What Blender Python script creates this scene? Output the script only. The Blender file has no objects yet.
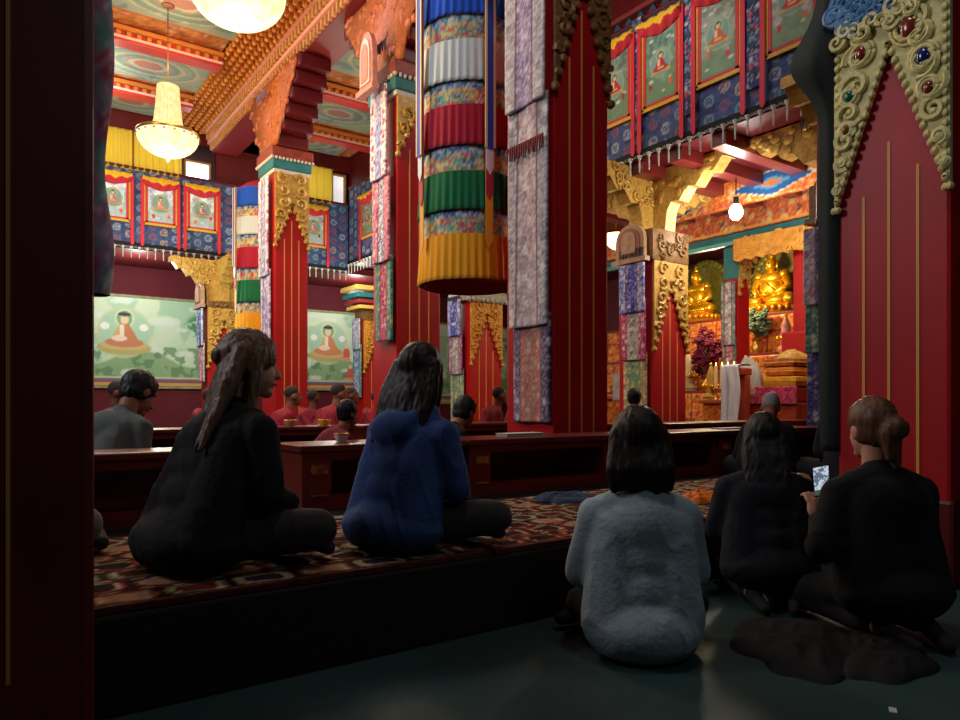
import bpy, bmesh, math, random
import numpy as np
from mathutils import Vector, Matrix, Euler
from mathutils import noise as mnoise
PI=math.pi
random.seed(7)
SC=bpy.context.scene
COL=SC.collection
CA,SA=math.cos(math.radians(35.3)),math.sin(math.radians(35.3))
EYE=0.88
F=707.0
def W(px,py,Y):
    """room point at picture column/row and distance in front of the camera"""
    X=(px-480)/F*Y
    return Vector((X*CA+Y*SA,-X*SA+Y*CA,EYE-(py-403)/F*Y))
def lin(c):
    c=np.asarray(c,float)
    return np.where(c<=0.04045,c/12.92,((c+0.055)/1.055)**2.4)
def rgb(*c):
    if len(c)==1: c=c[0]
    return tuple(x/255. for x in c)
# ---------- materials
MATS={}
def mat(name,col=(200,200,200),rough=.6,metal=0.,noise=None,bump=None,emit=None,spec=.35,stretch=None,col2=None,transl=0.,alpha=None,sheen=0.):
    if name in MATS: return MATS[name]
    m=bpy.data.materials.new(name); m.use_nodes=True
    nt=m.node_tree; N=nt.nodes; L=nt.links
    b=N['Principled BSDF']
    l=tuple(lin(rgb(col)))+(1,)
    b.inputs['Base Color'].default_value=l
    b.inputs['Roughness'].default_value=rough
    b.inputs['Metallic'].default_value=metal
    b.inputs['Specular IOR Level'].default_value=spec
    if sheen: b.inputs['Sheen Weight'].default_value=sheen
    if emit:
        b.inputs['Emission Color'].default_value=tuple(lin(rgb(emit[0])))+(1,)
        b.inputs['Emission Strength'].default_value=emit[1]
    if alpha is not None: b.inputs['Alpha'].default_value=alpha
    if noise or bump:
        tc=N.new('ShaderNodeTexCoord'); mp=N.new('ShaderNodeMapping')
        L.new(tc.outputs['Object'],mp.inputs['Vector'])
        if stretch: mp.inputs['Scale'].default_value=stretch
    if noise:
        sc,amt=noise
        n=N.new('ShaderNodeTexNoise'); n.inputs['Scale'].default_value=sc; n.inputs['Detail'].default_value=5
        L.new(mp.outputs['Vector'],n.inputs['Vector'])
        r=N.new('ShaderNodeValToRGB')
        r.color_ramp.elements[0].position=.3; r.color_ramp.elements[1].position=.7
        c2=tuple(lin(rgb(col2)))+(1,) if col2 else tuple(x*(1-amt) for x in l[:3])+(1,)
        r.color_ramp.elements[0].color=c2; r.color_ramp.elements[1].color=l
        L.new(n.outputs['Fac'],r.inputs['Fac']); L.new(r.outputs['Color'],b.inputs['Base Color'])
    if bump:
        sc,st=bump
        n=N.new('ShaderNodeTexNoise'); n.inputs['Scale'].default_value=sc; n.inputs['Detail'].default_value=4
        L.new(mp.outputs['Vector'],n.inputs['Vector'])
        bp=N.new('ShaderNodeBump'); bp.inputs['Strength'].default_value=st; bp.inputs['Distance'].default_value=.02
        L.new(n.outputs['Fac'],bp.inputs['Height']); L.new(bp.outputs['Normal'],b.inputs['Normal'])
    if transl:
        t=N.new('ShaderNodeBsdfTranslucent'); t.inputs['Color'].default_value=l
        mx=N.new('ShaderNodeMixShader'); mx.inputs[0].default_value=transl
        L.new(b.outputs[0],mx.inputs[1]); L.new(t.outputs[0],mx.inputs[2])
        L.new(mx.outputs[0],N['Material Output'].inputs['Surface'])
    MATS[name]=m
    return m
def paintmat(name,rough=.6,metal=0.,spec=.3,bump=None):
    """pigment read from the mesh's own colour pattern"""
    if name in MATS: return MATS[name]
    m=mat(name,(128,128,128),rough,metal,bump=bump,spec=spec)
    nt=m.node_tree
    a=nt.nodes.new('ShaderNodeAttribute'); a.attribute_name='Col'
    nt.links.new(a.outputs['Color'],nt.nodes['Principled BSDF'].inputs['Base Color'])
    return m
# ---------- objects
def link(name,me,parent=None,loc=None,rotz=None):
    o=bpy.data.objects.new(name,me); COL.objects.link(o)
    if parent is not None: o.parent=parent
    if loc is not None: o.location=loc
    if rotz is not None: o.rotation_euler=(0,0,rotz)
    return o
def thing(name,label,cat,loc=(0,0,0),rotz=0,group=None):
    o=bpy.data.objects.new(name,None); COL.objects.link(o)
    o.empty_display_size=.1
    o.location=loc; o.rotation_euler=(0,0,rotz)
    o['label']=label; o['category']=cat; o['kind']='thing'
    if group: o['group']=group
    return o
def tag(o,label,cat,group=None):
    o['label']=label; o['category']=cat; o['kind']='thing'
    if group: o['group']=group
    return o
def copy_tree(o,parent=None):
    c=o.copy(); COL.objects.link(c)
    if parent is not None: c.parent=parent
    for ch in [x for x in SC.objects if x.parent is o]: copy_tree(ch,c)
    return c
class MB:
    def __init__(s): s.bm=bmesh.new(); s.mi=0
    def _set(s,vs,M=None):
        fs=set()
        for v in vs:
            if M is not None: v.co=M@v.co
            fs.update(v.link_faces)
        for f in fs: f.material_index=s.mi
        return vs
    def box(s,x0,x1,y0,y1,z0,z1,bev=0,M=None):
        r=bmesh.ops.create_cube(s.bm,size=1)
        vs=r['verts']
        for v in vs: v.co=Vector(((x0+x1)/2+v.co.x*(x1-x0),(y0+y1)/2+v.co.y*(y1-y0),(z0+z1)/2+v.co.z*(z1-z0)))
        if bev:
            es=list({e for v in vs for e in v.link_edges})
            rr=bmesh.ops.bevel(s.bm,geom=es,offset=bev,segments=2,affect='EDGES',profile=.6)
            vs=list({v for f in rr['faces'] for v in f.verts})
            allv=set(vs)
            st=list(vs)
            while st:
                v=st.pop()
                for e in v.link_edges:
                    o=e.other_vert(v)
                    if o not in allv: allv.add(o); st.append(o)
            vs=list(allv)
        s._set(vs,M); return s
    def lathe(s,prof,seg=24,c=(0,0,0),M=None,sx=1,sy=1):
        """prof [(r,z)...] around z"""
        vs=[];rings=[]
        for r,z in prof:
            if r<1e-6: ring=[s.bm.verts.new((c[0],c[1],c[2]+z))]
            else: ring=[s.bm.verts.new((c[0]+sx*r*math.cos(2*PI*i/seg),c[1]+sy*r*math.sin(2*PI*i/seg),c[2]+z)) for i in range(seg)]
            rings.append(ring); vs+=ring
        for a,b in zip(rings,rings[1:]):
            if len(a)==1 and len(b)==1: continue
            for i in range(seg):
                j=(i+1)%seg
                q=[a[0]] if len(a)==1 else [a[i],a[j]]
                q+= [b[0]] if len(b)==1 else [b[j],b[i]]
                s.bm.faces.new(q)
        s._set(vs,M); return s
    def ball(s,c,r,seg=12,M=None,rz=None):
        if not hasattr(r,'__len__'): r=(r,r,r)
        n=max(5,seg//2)
        prof=[(math.sin(PI*i/n),-math.cos(PI*i/n)) for i in range(n+1)]
        prof[0]=(0,-1);prof[-1]=(0,1)
        vs0=len(s.bm.verts)
        MM=Matrix.Translation(c)@(Matrix.Rotation(rz,4,'Z') if rz else Matrix())@Matrix.Diagonal((r[0],r[1],r[2],1))
        if M is not None: MM=M@MM
        return s.lathe(prof,seg,M=MM)
    def tube(s,pts,r,seg=6,cap=True,M=None):
        pts=[Vector(p) for p in pts]; n=len(pts)
        rr=[r]*n if not hasattr(r,'__len__') else r
        rings=[];vs=[];up=Vector((0,0,1))
        d0=(pts[1]-pts[0]).normalized()
        a=d0.cross(up)
        if a.length<.1: a=d0.cross(Vector((1,0,0)))
        a.normalize()
        for i,p in enumerate(pts):
            d=(pts[min(i+1,n-1)]-pts[max(i-1,0)]).normalized()
            a=(a-d*a.dot(d))
            if a.length<1e-5: a=d.orthogonal()
            a.normalize(); b=d.cross(a)
            ring=[s.bm.verts.new(p+(a*math.cos(2*PI*k/seg)+b*math.sin(2*PI*k/seg))*rr[i]) for k in range(seg)]
            rings.append(ring); vs+=ring
        for q,w in zip(rings,rings[1:]):
            for k in range(seg):
                j=(k+1)%seg; s.bm.faces.new((q[k],q[j],w[j],w[k]))
        if cap:
            s.bm.faces.new(rings[0][::-1]); s.bm.faces.new(rings[-1])
        s._set(vs,M); return s
    def prism(s,poly,y0,y1,M=None,ax='y'):
        """poly [(x,z)] extruded along y (or other axis)"""
        def P(x,z,t):
            return (x,t,z) if ax=='y' else ((t,x,z) if ax=='x' else (x,z,t))
        a=[s.bm.verts.new(P(x,z,y0)) for x,z in poly]; b=[s.bm.verts.new(P(x,z,y1)) for x,z in poly]
        n=len(poly)
        s.bm.faces.new(a); s.bm.faces.new(b[::-1])
        for i in range(n):
            j=(i+1)%n; s.bm.faces.new((a[j],a[i],b[i],b[j]))
        s._set(a+b,M); return s
    def build(s,name,mats,parent=None,loc=None,rotz=None,smooth=False):
        bmesh.ops.recalc_face_normals(s.bm,faces=s.bm.faces)
        me=bpy.data.meshes.new(name); s.bm.to_mesh(me); s.bm.free()
        for m in (mats if isinstance(mats,(list,tuple)) else [mats]): me.materials.append(m)
        if smooth:
            me.shade_smooth()
            if smooth!=True:
                try: me.set_sharp_from_angle(angle=math.radians(smooth))
                except Exception: pass
        return link(name,me,parent,loc,rotz)
def psurf(name,nx,ny,pos,colf,m,parent=None,loc=None,rotz=None,wrap=False,thick=0.,smooth=True):
    """surface pos(a,b)->xyz over a,b in 0..1 with its own colour pattern colf(a,b)->sRGB"""
    a=np.linspace(0,1,nx+1); b=np.linspace(0,1,ny+1)
    if wrap: a=a[:-1]
    A,Bm=np.meshgrid(a,b); A=A.ravel(); Bm=Bm.ravel()
    P=np.stack(pos(A,Bm),1); C=np.clip(colf(A,Bm),0,1)
    w=len(a)
    faces=[]
    for j in range(ny):
        for i in range(nx if wrap else nx):
            i2=(i+1)%w if wrap else i+1
            faces.append((j*w+i,j*w+i2,(j+1)*w+i2,(j+1)*w+i))
    if thick and not wrap:
        # back edge ring set thick behind (+y local) closes the cloth to a slab
        edge=[i for i in range(w)]+[j*w+w-1 for j in range(1,ny+1)]+[ny*w+i for i in range(w-2,-1,-1)]+[j*w for j in range(ny-1,0,-1)]
        base=len(P); Q=P[edge].copy(); Q[:,1]=(P[:,1].max() if thick>0 else P[:,1].min())+thick
        P=np.vstack([P,Q]); C=np.vstack([C,C[edge]])
        n=len(edge)
        for k in range(n):
            k2=(k+1)%n
            faces.append((edge[k2],edge[k],base+k,base+k2))
        faces.append(tuple(base+k for k in range(n-1,-1,-1)))
    me=bpy.data.meshes.new(name); me.from_pydata(P.tolist(),[],faces)
    at=me.color_attributes.new('Col','FLOAT_COLOR','POINT')
    L4=np.ones((len(P),4)); L4[:,:3]=lin(C)
    at.data.foreach_set('color',L4.ravel().astype(np.float32))
    me.materials.append(m)
    if smooth: me.shade_smooth()
    me.update()
    return link(name,me,parent,loc,rotz)
# ---------- patterns (numpy, sRGB 0..1)
def _h(i,j,s):
    n=np.sin(i*127.1+j*311.7+s*74.7)*43758.5453
    return n-np.floor(n)
def vn(x,y,s=0):
    i=np.floor(x);j=np.floor(y);fx=x-i;fy=y-j
    fx=fx*fx*(3-2*fx);fy=fy*fy*(3-2*fy)
    return (_h(i,j,s)*(1-fx)+_h(i+1,j,s)*fx)*(1-fy)+(_h(i,j+1,s)*(1-fx)+_h(i+1,j+1,s)*fx)*fy
def fbm(x,y,s=0):
    return .55*vn(x,y,s)+.3*vn(x*2.1,y*2.1,s+5)+.15*vn(x*4.3,y*4.3,s+9)
def solid(x,c):
    return np.tile(np.array(rgb(c)),(len(x),1))
def lay(C,m,c,k=1.):
    m=np.clip(np.asarray(m,float),0,1)[:,None]*k
    c=np.asarray(c,float)
    if c.ndim==1: c=c/255. if c.max()>1.001 else c
    return C*(1-m)+c*m
def sstep(x,a,b):
    t=np.clip((x-a)/(b-a+1e-9),0,1); return t*t*(3-2*t)
def disc(x,z,cx,cz,rx,rz=None,soft=.12):
    rz=rz or rx
    d=np.sqrt(((x-cx)/rx)**2+((z-cz)/rz)**2)
    return 1-sstep(d,1-soft,1+soft)
def rect(x,z,x0,x1,z0,z1):
    return ((x>=x0)&(x<=x1)&(z>=z0)&(z<=z1)).astype(float)
def brocade(x,z,ground,cols,s=.1,seed=0,ring=True,dens=.55):
    """woven floral ground: jittered blossoms in cells over scrolled vines"""
    C=solid(x,ground)
    w=np.sin((x+.35*s*np.sin(z/s*2.1))/s*5.2)*np.sin((z+.35*s*np.sin(x/s*1.7))/s*4.6)
    C=lay(C,(np.abs(w)<.28)*1.,cols[0],.55)
    q=fbm(x/s*3,z/s*3,seed)
    C=lay(C,(q>.62)*1.,cols[1%len(cols)],.8)
    C=lay(C,(q<.33)*1.,cols[2%len(cols)],.7)
    i=np.floor(x/s);j=np.floor(z/s)
    on=_h(i,j,seed+3)<dens
    cx=(i+.5+.3*(_h(i,j,seed)-.5))*s; cz=(j+.5+.3*(_h(i,j,seed+1)-.5))*s
    r=np.sqrt((x-cx)**2+(z-cz)**2)/s
    k=(_h(i,j,seed+2)*len(cols)).astype(int)%len(cols)
    pal=np.array([rgb(c) for c in cols])[k]
    C=lay(C,((r<.42)&on)*1.,pal)
    if ring: C=lay(C,((r<.25)&(r>.12)&on)*1.,np.roll(pal,1,axis=0)*.5+.4)
    C*=(.88+.24*vn(x/s*9,z/s*9,seed+11))[:,None]
    return C
CLOTH=paintmat('woven_brocade',.75,bump=(60,.1))
PAINT=paintmat('painted_plaster',.6)
GILT=paintmat('painted_gilt_wood',.45,.15)
def panel(name,w,h,res,fn,m,parent=None,loc=(0,0,0),rotz=None,thick=.012,wave=None):
    """flat hung piece, local x centred, z up from 0, facing -y"""
    nx=max(2,int(w/res));ny=max(2,int(h/res))
    def pos(a,b):
        x=(a-.5)*w; z=b*h
        y=np.zeros_like(x) if wave is None else wave(x,z)
        return x,y,z
    return psurf(name,nx,ny,pos,lambda a,b:fn((a-.5)*w,b*h),m,parent,loc,rotz,thick=thick)
# ================= setting
M_red=mat('red_lacquer',(150,22,26),.42,noise=(3,.25),spec=.4)
M_dred=mat('dark_red_lacquer',(96,20,24),.45,noise=(3,.3))
M_maroon=mat('maroon_plaster',(92,20,34),.8,noise=(2,.2))
M_line=mat('gold_line_paint',(214,150,72),.5)
M_gold=mat('gilded_wood',(206,164,78),.45,.1,noise=(22,.45))
M_oldgold=mat('pale_gilded_carving',(222,212,142),.5,.0,noise=(14,.3),bump=(40,.3))
M_wood=mat('red_brown_desk_wood',(118,34,24),.4,noise=(5,.35),stretch=(1,8,8))
M_black=mat('black_cloth',(14,14,16),.9)
M_teal=mat('teal_paint',(44,120,122),.55,noise=(6,.3))
M_orange=mat('orange_carved_wood',(206,96,34),.55,noise=(18,.45),bump=(30,.5))
M_floor=mat('green_floor',(44,72,68),.5,noise=(1.6,.45),bump=(30,.08),spec=.45)
M_dais=mat('dark_dais_wood',(30,20,18),.75,noise=(4,.3))
M_dark=mat('dark_wall_paint',(60,34,32),.85,noise=(2,.2))  # plain dark brown for outer walls and parapets
def struct(name,b,m,**k):
    o=b.build(name,m,**k) if isinstance(b,MB) else b
    o['kind']='structure'; return o
struct('floor',MB().box(-4.2,14.2,-3.2,18.2,-.1,0),M_floor)
struct('floor_dais_front',MB().box(-3.9,8.55,2.2,6.1,0,.285,.01),M_dais)
struct('floor_dais_rear',MB().box(-3.9,7,6.65,9.6,0,.285,.01),M_dais)
struct('wall_back',MB().box(-4.2,14.2,17,17.2,0,6.6),M_maroon)
struct('wall_altar',MB().box(13.2,13.4,-3.2,17,0,6.6),M_dred)
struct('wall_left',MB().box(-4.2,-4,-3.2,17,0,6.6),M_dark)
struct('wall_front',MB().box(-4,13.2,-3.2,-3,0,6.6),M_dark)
# galleries: slab and parapet, bottom about 3.9 m
struct('ceiling_gallery_back',MB().box(-4,13.2,15.05,17,3.86,4.0),M_dred)
struct('ceiling_gallery_side',MB().box(6.95,13.2,-3,15.05,4.02,4.16),M_dred)
struct('ceiling_gallery_front',MB().box(-4,6.95,-3,1.3,4.02,4.16),M_dred)
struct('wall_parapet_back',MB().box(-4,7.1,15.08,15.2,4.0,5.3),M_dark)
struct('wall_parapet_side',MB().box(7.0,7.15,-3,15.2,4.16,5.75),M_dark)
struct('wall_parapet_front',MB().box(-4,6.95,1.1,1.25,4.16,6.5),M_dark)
struct('wall_clerestory_side',MB().box(7.0,7.15,-3,15.2,5.75,6.6),M_dred)
struct('ceiling',MB().box(-4.2,14.2,-3.2,17.2,6.55,6.7),M_dred)
# dark red stepped beams under the side gallery
for k in range(6):
    struct('trim_%d'%(30+k),MB().box(7.0,13.1,5.0+k*.62,5.2+k*.62,3.86,4.02,.01),mat('lacquered_soffit_beam',(120,38,40),.28,noise=(5,.3),spec=.6))
# painted coffers
def coffer(x,z):
    C=solid(x,(150,110,60))
    C=brocade(x,z,(160,106,56),[(176,88,44),(186,130,74),(130,76,44)],.16,3,dens=.35)
    return C
def coffer_panel(seed):
    def f(x,z):
        C=solid(x,(124,140,130))
        q=fbm(x*3,z*3,seed)
        C=lay(C,q>.6,(150,150,110),.6); C=lay(C,q<.36,(88,112,112),.7)
        r=np.sqrt((x/.8)**2+(z/.52)**2)
        for a,b,c in ((.0,.28,(170,70,66)),(.28,.38,(196,180,140)),(.5,.62,(84,116,110)),(.62,.72,(190,176,130)),(.86,.93,(92,120,116)),(.93,1,(198,176,128))):
            C=lay(C,((r>=a)&(r<b))*1.,c,.5)
        an=np.arctan2(z/.52,x/.8)
        C=lay(C,((r>.38)&(r<.5)&(np.sin(an*10)>0))*1.,(176,92,84),.5)
        C=lay(C,((np.abs(x)>.9)|(np.abs(z)>.6))*1.,(170,120,60)); C=lay(C,((np.abs(x)>.95)|(np.abs(z)>.64))*1.,(150,50,40))
        return C
    return f
def flat_down(name,u0,u1,v0,v1,z,fn,res=.04,m=PAINT):
    nx=int((u1-u0)/res);ny=int((v1-v0)/res)
    cx,cy=(u0+u1)/2,(v0+v1)/2
    o=psurf(name,nx,ny,lambda a,b:(u0+(u1-u0)*a,v1-(v1-v0)*b,np.full_like(a,z)),lambda a,b:fn(u0+(u1-u0)*a-cx,v0+(v1-v0)*b-cy),m,thick=0)
    o['kind']='structure'; return o
flat_down('ceiling_field',-2.5,3.25,7.5,15.05,6.54,coffer,.05)
flat_down('ceiling_field_side',4.4,6.95,7.5,15.05,6.54,coffer,.05)
n=0
for v0 in (9.9,12.15,14.0):
    for u0 in (-.6,1.35):
        flat_down('ceiling_panel_%d'%n,u0,u0+1.9,v0,v0+1.3 if v0<14 else 15.02,6.50,coffer_panel(n),.025); n+=1
    flat_down('ceiling_panel_%d'%n,4.7,6.7,v0,v0+1.3 if v0<14 else 15.02,6.50,coffer_panel(n),.03); n+=1
def dentil_beam(k,u0,u1,vc):
    b=MB(); b.box(u0,u1,vc-.13,vc+.13,6.28,6.54,.015)
    b.mi=1
    for s in (-1,1):
        b.box(u0,u1,vc+s*.16-.02,vc+s*.16+.02,6.43,6.49)
    x=u0+.05
    while x<u1-.1:
        b.box(x,x+.06,vc-.18,vc+.18,6.36,6.41); x+=.14
    b.mi=2
    b.box(u0,u1,vc-.132,vc-.128,6.32,6.36)
    struct('trim_%d'%k,b,[mat('red_beam_paint',(196,58,52),.4,noise=(2,.3)),mat('beam_dentil_gold',(196,128,58),.5),mat('pale_beam_stripe',(214,190,180),.35)])
for k,vc in enumerate((9.6,11.8,13.75)):
    dentil_beam(40+2*k,-2.6,3.2,vc); dentil_beam(41+2*k,4.5,6.9,vc)
# bracketed cornice along the tall pillars' beam
b=MB()
b.box(3.88,4.4,1.4,15.0,6.02,6.54,.01)
b.mi=1
b.box(3.80,3.88,1.4,15.0,6.16,6.22); b.box(3.70,3.88,1.4,15.0,6.36,6.41)
b.mi=2
v=1.5
while v<15:
    b.box(3.83,3.88,v,v+.05,6.03,6.15); b.box(3.76,3.88,v,v+.07,6.23,6.35); v+=.13
struct('trim_1',b,[mat('beam_deep_red',(128,34,34),.5,noise=(9,.25)),mat('cornice_pink',(230,160,136),.45),mat('cornice_ribs',(216,156,90),.5,noise=(12,.4))])
b=MB(); r=0
for i in range(5):
    uu=3.66-i*.105; zz=6.36+.028*i
    b.mi=1; b.box(uu-.05,uu+.05,6.5,15.0,zz+.07,6.54); b.mi=0
    v=6.6+.08*(i%2)
    while v<15:
        b.box(uu-.032,uu+.032,v-.035,v+.035,zz,zz+.08,0)
        b.ball((uu,v,zz-.012),(.042,.042,.035),7); v+=.17
struct('trim_2',b,[mat('bracket_knob_gold',(212,136,58),.42,noise=(9,.4)),mat('bracket_row_red',(150,58,36),.6)])  # red-brown backing strips behind the rows of gold knobs
# beam faces seen below the altar gallery: teal lintel, orange carved frieze
b=MB(); b.box(9.7,9.95,3.2,9.6,3.42,3.55,.01); b.mi=1; b.box(9.62,9.7,3.2,9.6,3.36,3.42)
struct('trim_3',b,[M_teal,mat('teal_edge',(90,170,170),.5)])
def frieze(x,z):
    C=brocade(x,z,(206,104,60),[(226,150,70),(190,70,70),(222,180,110),(120,70,60)],.11,5)
    C=lay(C,(np.abs(z-.03)<.025)|(np.abs(z-.41)<.02),(226,170,84))
    return C
def wface(name,w,h,res,fn,m,c,facing='u',thick=.03):
    o=panel(name,w,h,res,fn,m,loc=c,rotz=-PI/2 if facing=='u' else 0,thick=thick); o['kind']='structure'; return o
wface('trim_4',6.4,.46,.03,frieze,GILT,(9.66,6.4,3.56),'u',.1)
# deep painted beam in front of the altar (blue lozenge on orange)
def altarbeam(x,z):
    C=brocade(x,z,(214,112,50),[(232,160,70),(200,80,50),(230,190,110)],.1,8)
    d=np.abs(((x+9)%1.6)-.8)/.62+np.abs(z-.19)/.17
    C=lay(C,d<1.12,(230,200,150)); C=lay(C,d<1,(36,92,150)); C=lay(C,d<.5,(90,150,180)); C=lay(C,d<.3,(210,120,60))
    return C
wface('trim_5',5.0,.38,.025,altarbeam,GILT,(8.7,5.3,3.66),'u',.1)
# altar wall niches
def niche(x,z):
    C=solid(x,(70,62,34))
    i=np.floor(x/.26);j=np.floor(z/.36)
    fx=x/.26-i-.5; fz=z/.36-j-.5
    C=lay(C,((np.abs(fx)<.4)&(np.abs(fz)<.42))*1.,(34,44,32))
    C=lay(C,(((fx/.2)**2+((fz+.12)/.22)**2)<1)*1.,(190,140,50)); C=lay(C,(((fx/.12)**2+((fz-.2)/.11)**2)<1)*1.,(214,170,70))
    C=lay(C,(np.abs(fx)>.44)|(np.abs(fz)>.46),(176,120,44))
    C=lay(C,(_h(i,j,4)>.7)&(np.abs(fx)<.4)&(np.abs(fz)<.42),(70,110,70),.5)
    return C
wface('wall_altar_niches',9,2.7,.03,niche,GILT,(13.17,7,1.2),'u',.03)
# clerestory windows over the back gallery
M_daylight=mat('daylight_pane',(255,255,255),.5,emit=((236,244,255),9))
M_softday=mat('dim_daylight_pane',(255,255,255),.5,emit=((225,232,240),1.1))
M_sash=mat('window_sash_paint',(150,110,60),.5)
M_ycurt=mat('yellow_curtain_cloth',(236,206,70),.8,transl=.55)
wi=[0]
def window(u0,u1,z0,z1,pane,mull=2):
    wi[0]+=1
    b=MB(); t=.04
    b.box(u0-t,u1+t,15.12,15.2,z0-t,z0); b.box(u0-t,u1+t,15.12,15.2,z1,z1+t)
    b.box(u0-t,u0,15.12,15.2,z0,z1); b.box(u1,u1+t,15.12,15.2,z0,z1)
    for k in range(1,mull): 
        x=u0+(u1-u0)*k/mull; b.box(x-.012,x+.012,15.13,15.18,z0,z1)
    o=struct('window_%d'%wi[0],b,M_sash)
    p=MB().box(u0,u1,15.2,15.22,z0,z1).build('window_pane',pane,o)
    return o
WZ0,WZ1=5.34,6.1
window(1.55,2.38,WZ0,WZ1,M_softday,3); window(2.46,3.28,WZ0,WZ1,M_softday,3)
window(3.42,3.86,5.3,5.78,M_daylight,1)
window(5.3,6.52,WZ0,6.16,M_softday,3); window(6.6,6.88,5.1,6.1,mat('grey_daylight_pane',(255,255,255),.5,emit=((214,222,232),.75)),1)
window(-.4,1.4,WZ0,WZ1,M_softday,3)
b=MB()
for a,c in ((-4,-.44),(4.0,5.26)): b.box(a,c,15.08,15.2,5.3,6.55)
b.box(-4,7,15.08,15.2,6.18,6.55)
struct('wall_clerestory_back',b,M_dred)
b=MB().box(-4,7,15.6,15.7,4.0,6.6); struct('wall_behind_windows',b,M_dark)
# ================= pillars
R90=-PI/2
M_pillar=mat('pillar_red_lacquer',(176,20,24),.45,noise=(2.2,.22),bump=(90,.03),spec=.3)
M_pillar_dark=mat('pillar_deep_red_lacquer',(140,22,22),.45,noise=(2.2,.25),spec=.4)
M_gem_r=mat('red_brown_gem',(120,40,24),.18,spec=.7)
M_gem_b=mat('navy_gem',(24,36,92),.15,spec=.7)
M_gem_g=mat('green_gem',(20,96,76),.15,spec=.7)
M_bluecurl=mat('blue_scroll_paint',(70,128,178),.45,noise=(10,.4))
M_grayish=mat('capital_teal_grey',(96,128,120),.5,noise=(12,.5))
def spiral(b,c,r,turns,th,y,sgn=1,a0=0,seg=18):
    pts=[]
    for i in range(seg+1):
        t=i/seg; a=a0+sgn*2*PI*turns*t; rr=r*(1-.82*t)
        pts.append((c[0]+rr*math.cos(a),y-.012*t,c[1]+rr*math.sin(a)))
    b.tube(pts,[th*(1-.45*i/seg) for i in range(seg+1)],5)
def ornament(w,zb,za,zt,yf,detail,zbr=None,apx=0.,seed=1):
    """carved gilt plate with a pointed opening; returns MB"""
    rnd=random.Random(seed)
    b=MB(); hw=w/2; zbr=zbr or zb
    y1=yf; y0=yf-.03
    b.prism([(-hw,zb),(-hw,zt),(apx,zt),(apx,za)],y0,y1)
    b.prism([(apx,za),(apx,zt),(hw,zt),(hw,zbr)],y0,y1)
    for s,z0 in ((-1,zb),(1,zbr)):
        n=int((za-z0)/ (.045 if detail>1 else .11))
        for i in range(n+1):
            t=i/n
            x=s*hw+(apx-s*hw)*t; z=z0+(za-z0)*t
            b.ball((x-.0,y0,z),.02 if detail>1 else .04,6)
        if detail>1:
            m=int((zt-z0)/.05)
            for i in range(m): b.ball((s*(hw-.018),y0,z0+.05*i),.02,6)
        # scrolls fill the strip between outer edge and opening
        z=z0+.12
        while z<zt-.04:
            t=(z-z0)/(za-z0)
            xi=s*hw+(apx-s*hw)*min(1,t)
            wid=abs(xi-s*hw) if z<za else hw
            k=max(1,int(wid/(.16 if detail>1 else .22)))
            for q in range(k):
                f=(q+.5)/k
                x=s*hw+(xi-s*hw)*f if z<za else s*hw*(1-(q+.5)/k)
                rr=min(.075 if detail>1 else .1,wid/k*.46)
                if detail>1:
                    spiral(b,(x+rnd.uniform(-.01,.01),z+rnd.uniform(-.02,.02)),rr,1.4,.02,y0-.004,rnd.choice((-1,1)),rnd.uniform(0,6))
                    b.ball((x,y0-.01,z),.02,6)
                else:
                    spiral(b,(x,z),rr,1.2,.03,y0-.004,rnd.choice((-1,1)),rnd.uniform(0,6),9)
            z+=.125 if detail>1 else .19
    return b
def pillar(name,label,ul,v0,w,d,ztop,zb,za,zt,detail=1,shaft=None,dark=False,lines=(-.22,0,.22),line_top=None,zbr=None,plinth=True,gmat=None,bracket='low',group=None,apex=0.,lw=.008):
    uc=ul+w/2
    t=thing('pillar',label,'pillar',(uc,v0+d/2,0),0,group)
    b=MB(); b.box(-w/2,w/2,-d/2,d/2,0,ztop,.02)
    b.mi=1
    for k,f in enumerate(lines):
        lt=line_top[k] if line_top else zb+(za-zb)*(1-abs(f)*2)-.25
        b.box(f*w-lw,f*w+lw,-d/2-.004,-d/2+.01,.3,lt)
    b.build('shaft',[shaft or (M_pillar_dark if dark else M_pillar),M_line],t)
    if plinth:
        MB().box(-w/2-.03,w/2+.03,-d/2-.03,d/2+.03,0,.38,.02).build('plinth',M_dred,t)
    o=ornament(w+.01,zb,za,zt,-d/2,detail,zbr,apex*w,seed=int(abs(ul*10+v0*7))).build('carved_ornament',gmat or M_gold,t,smooth=40)
    return t,o
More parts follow.
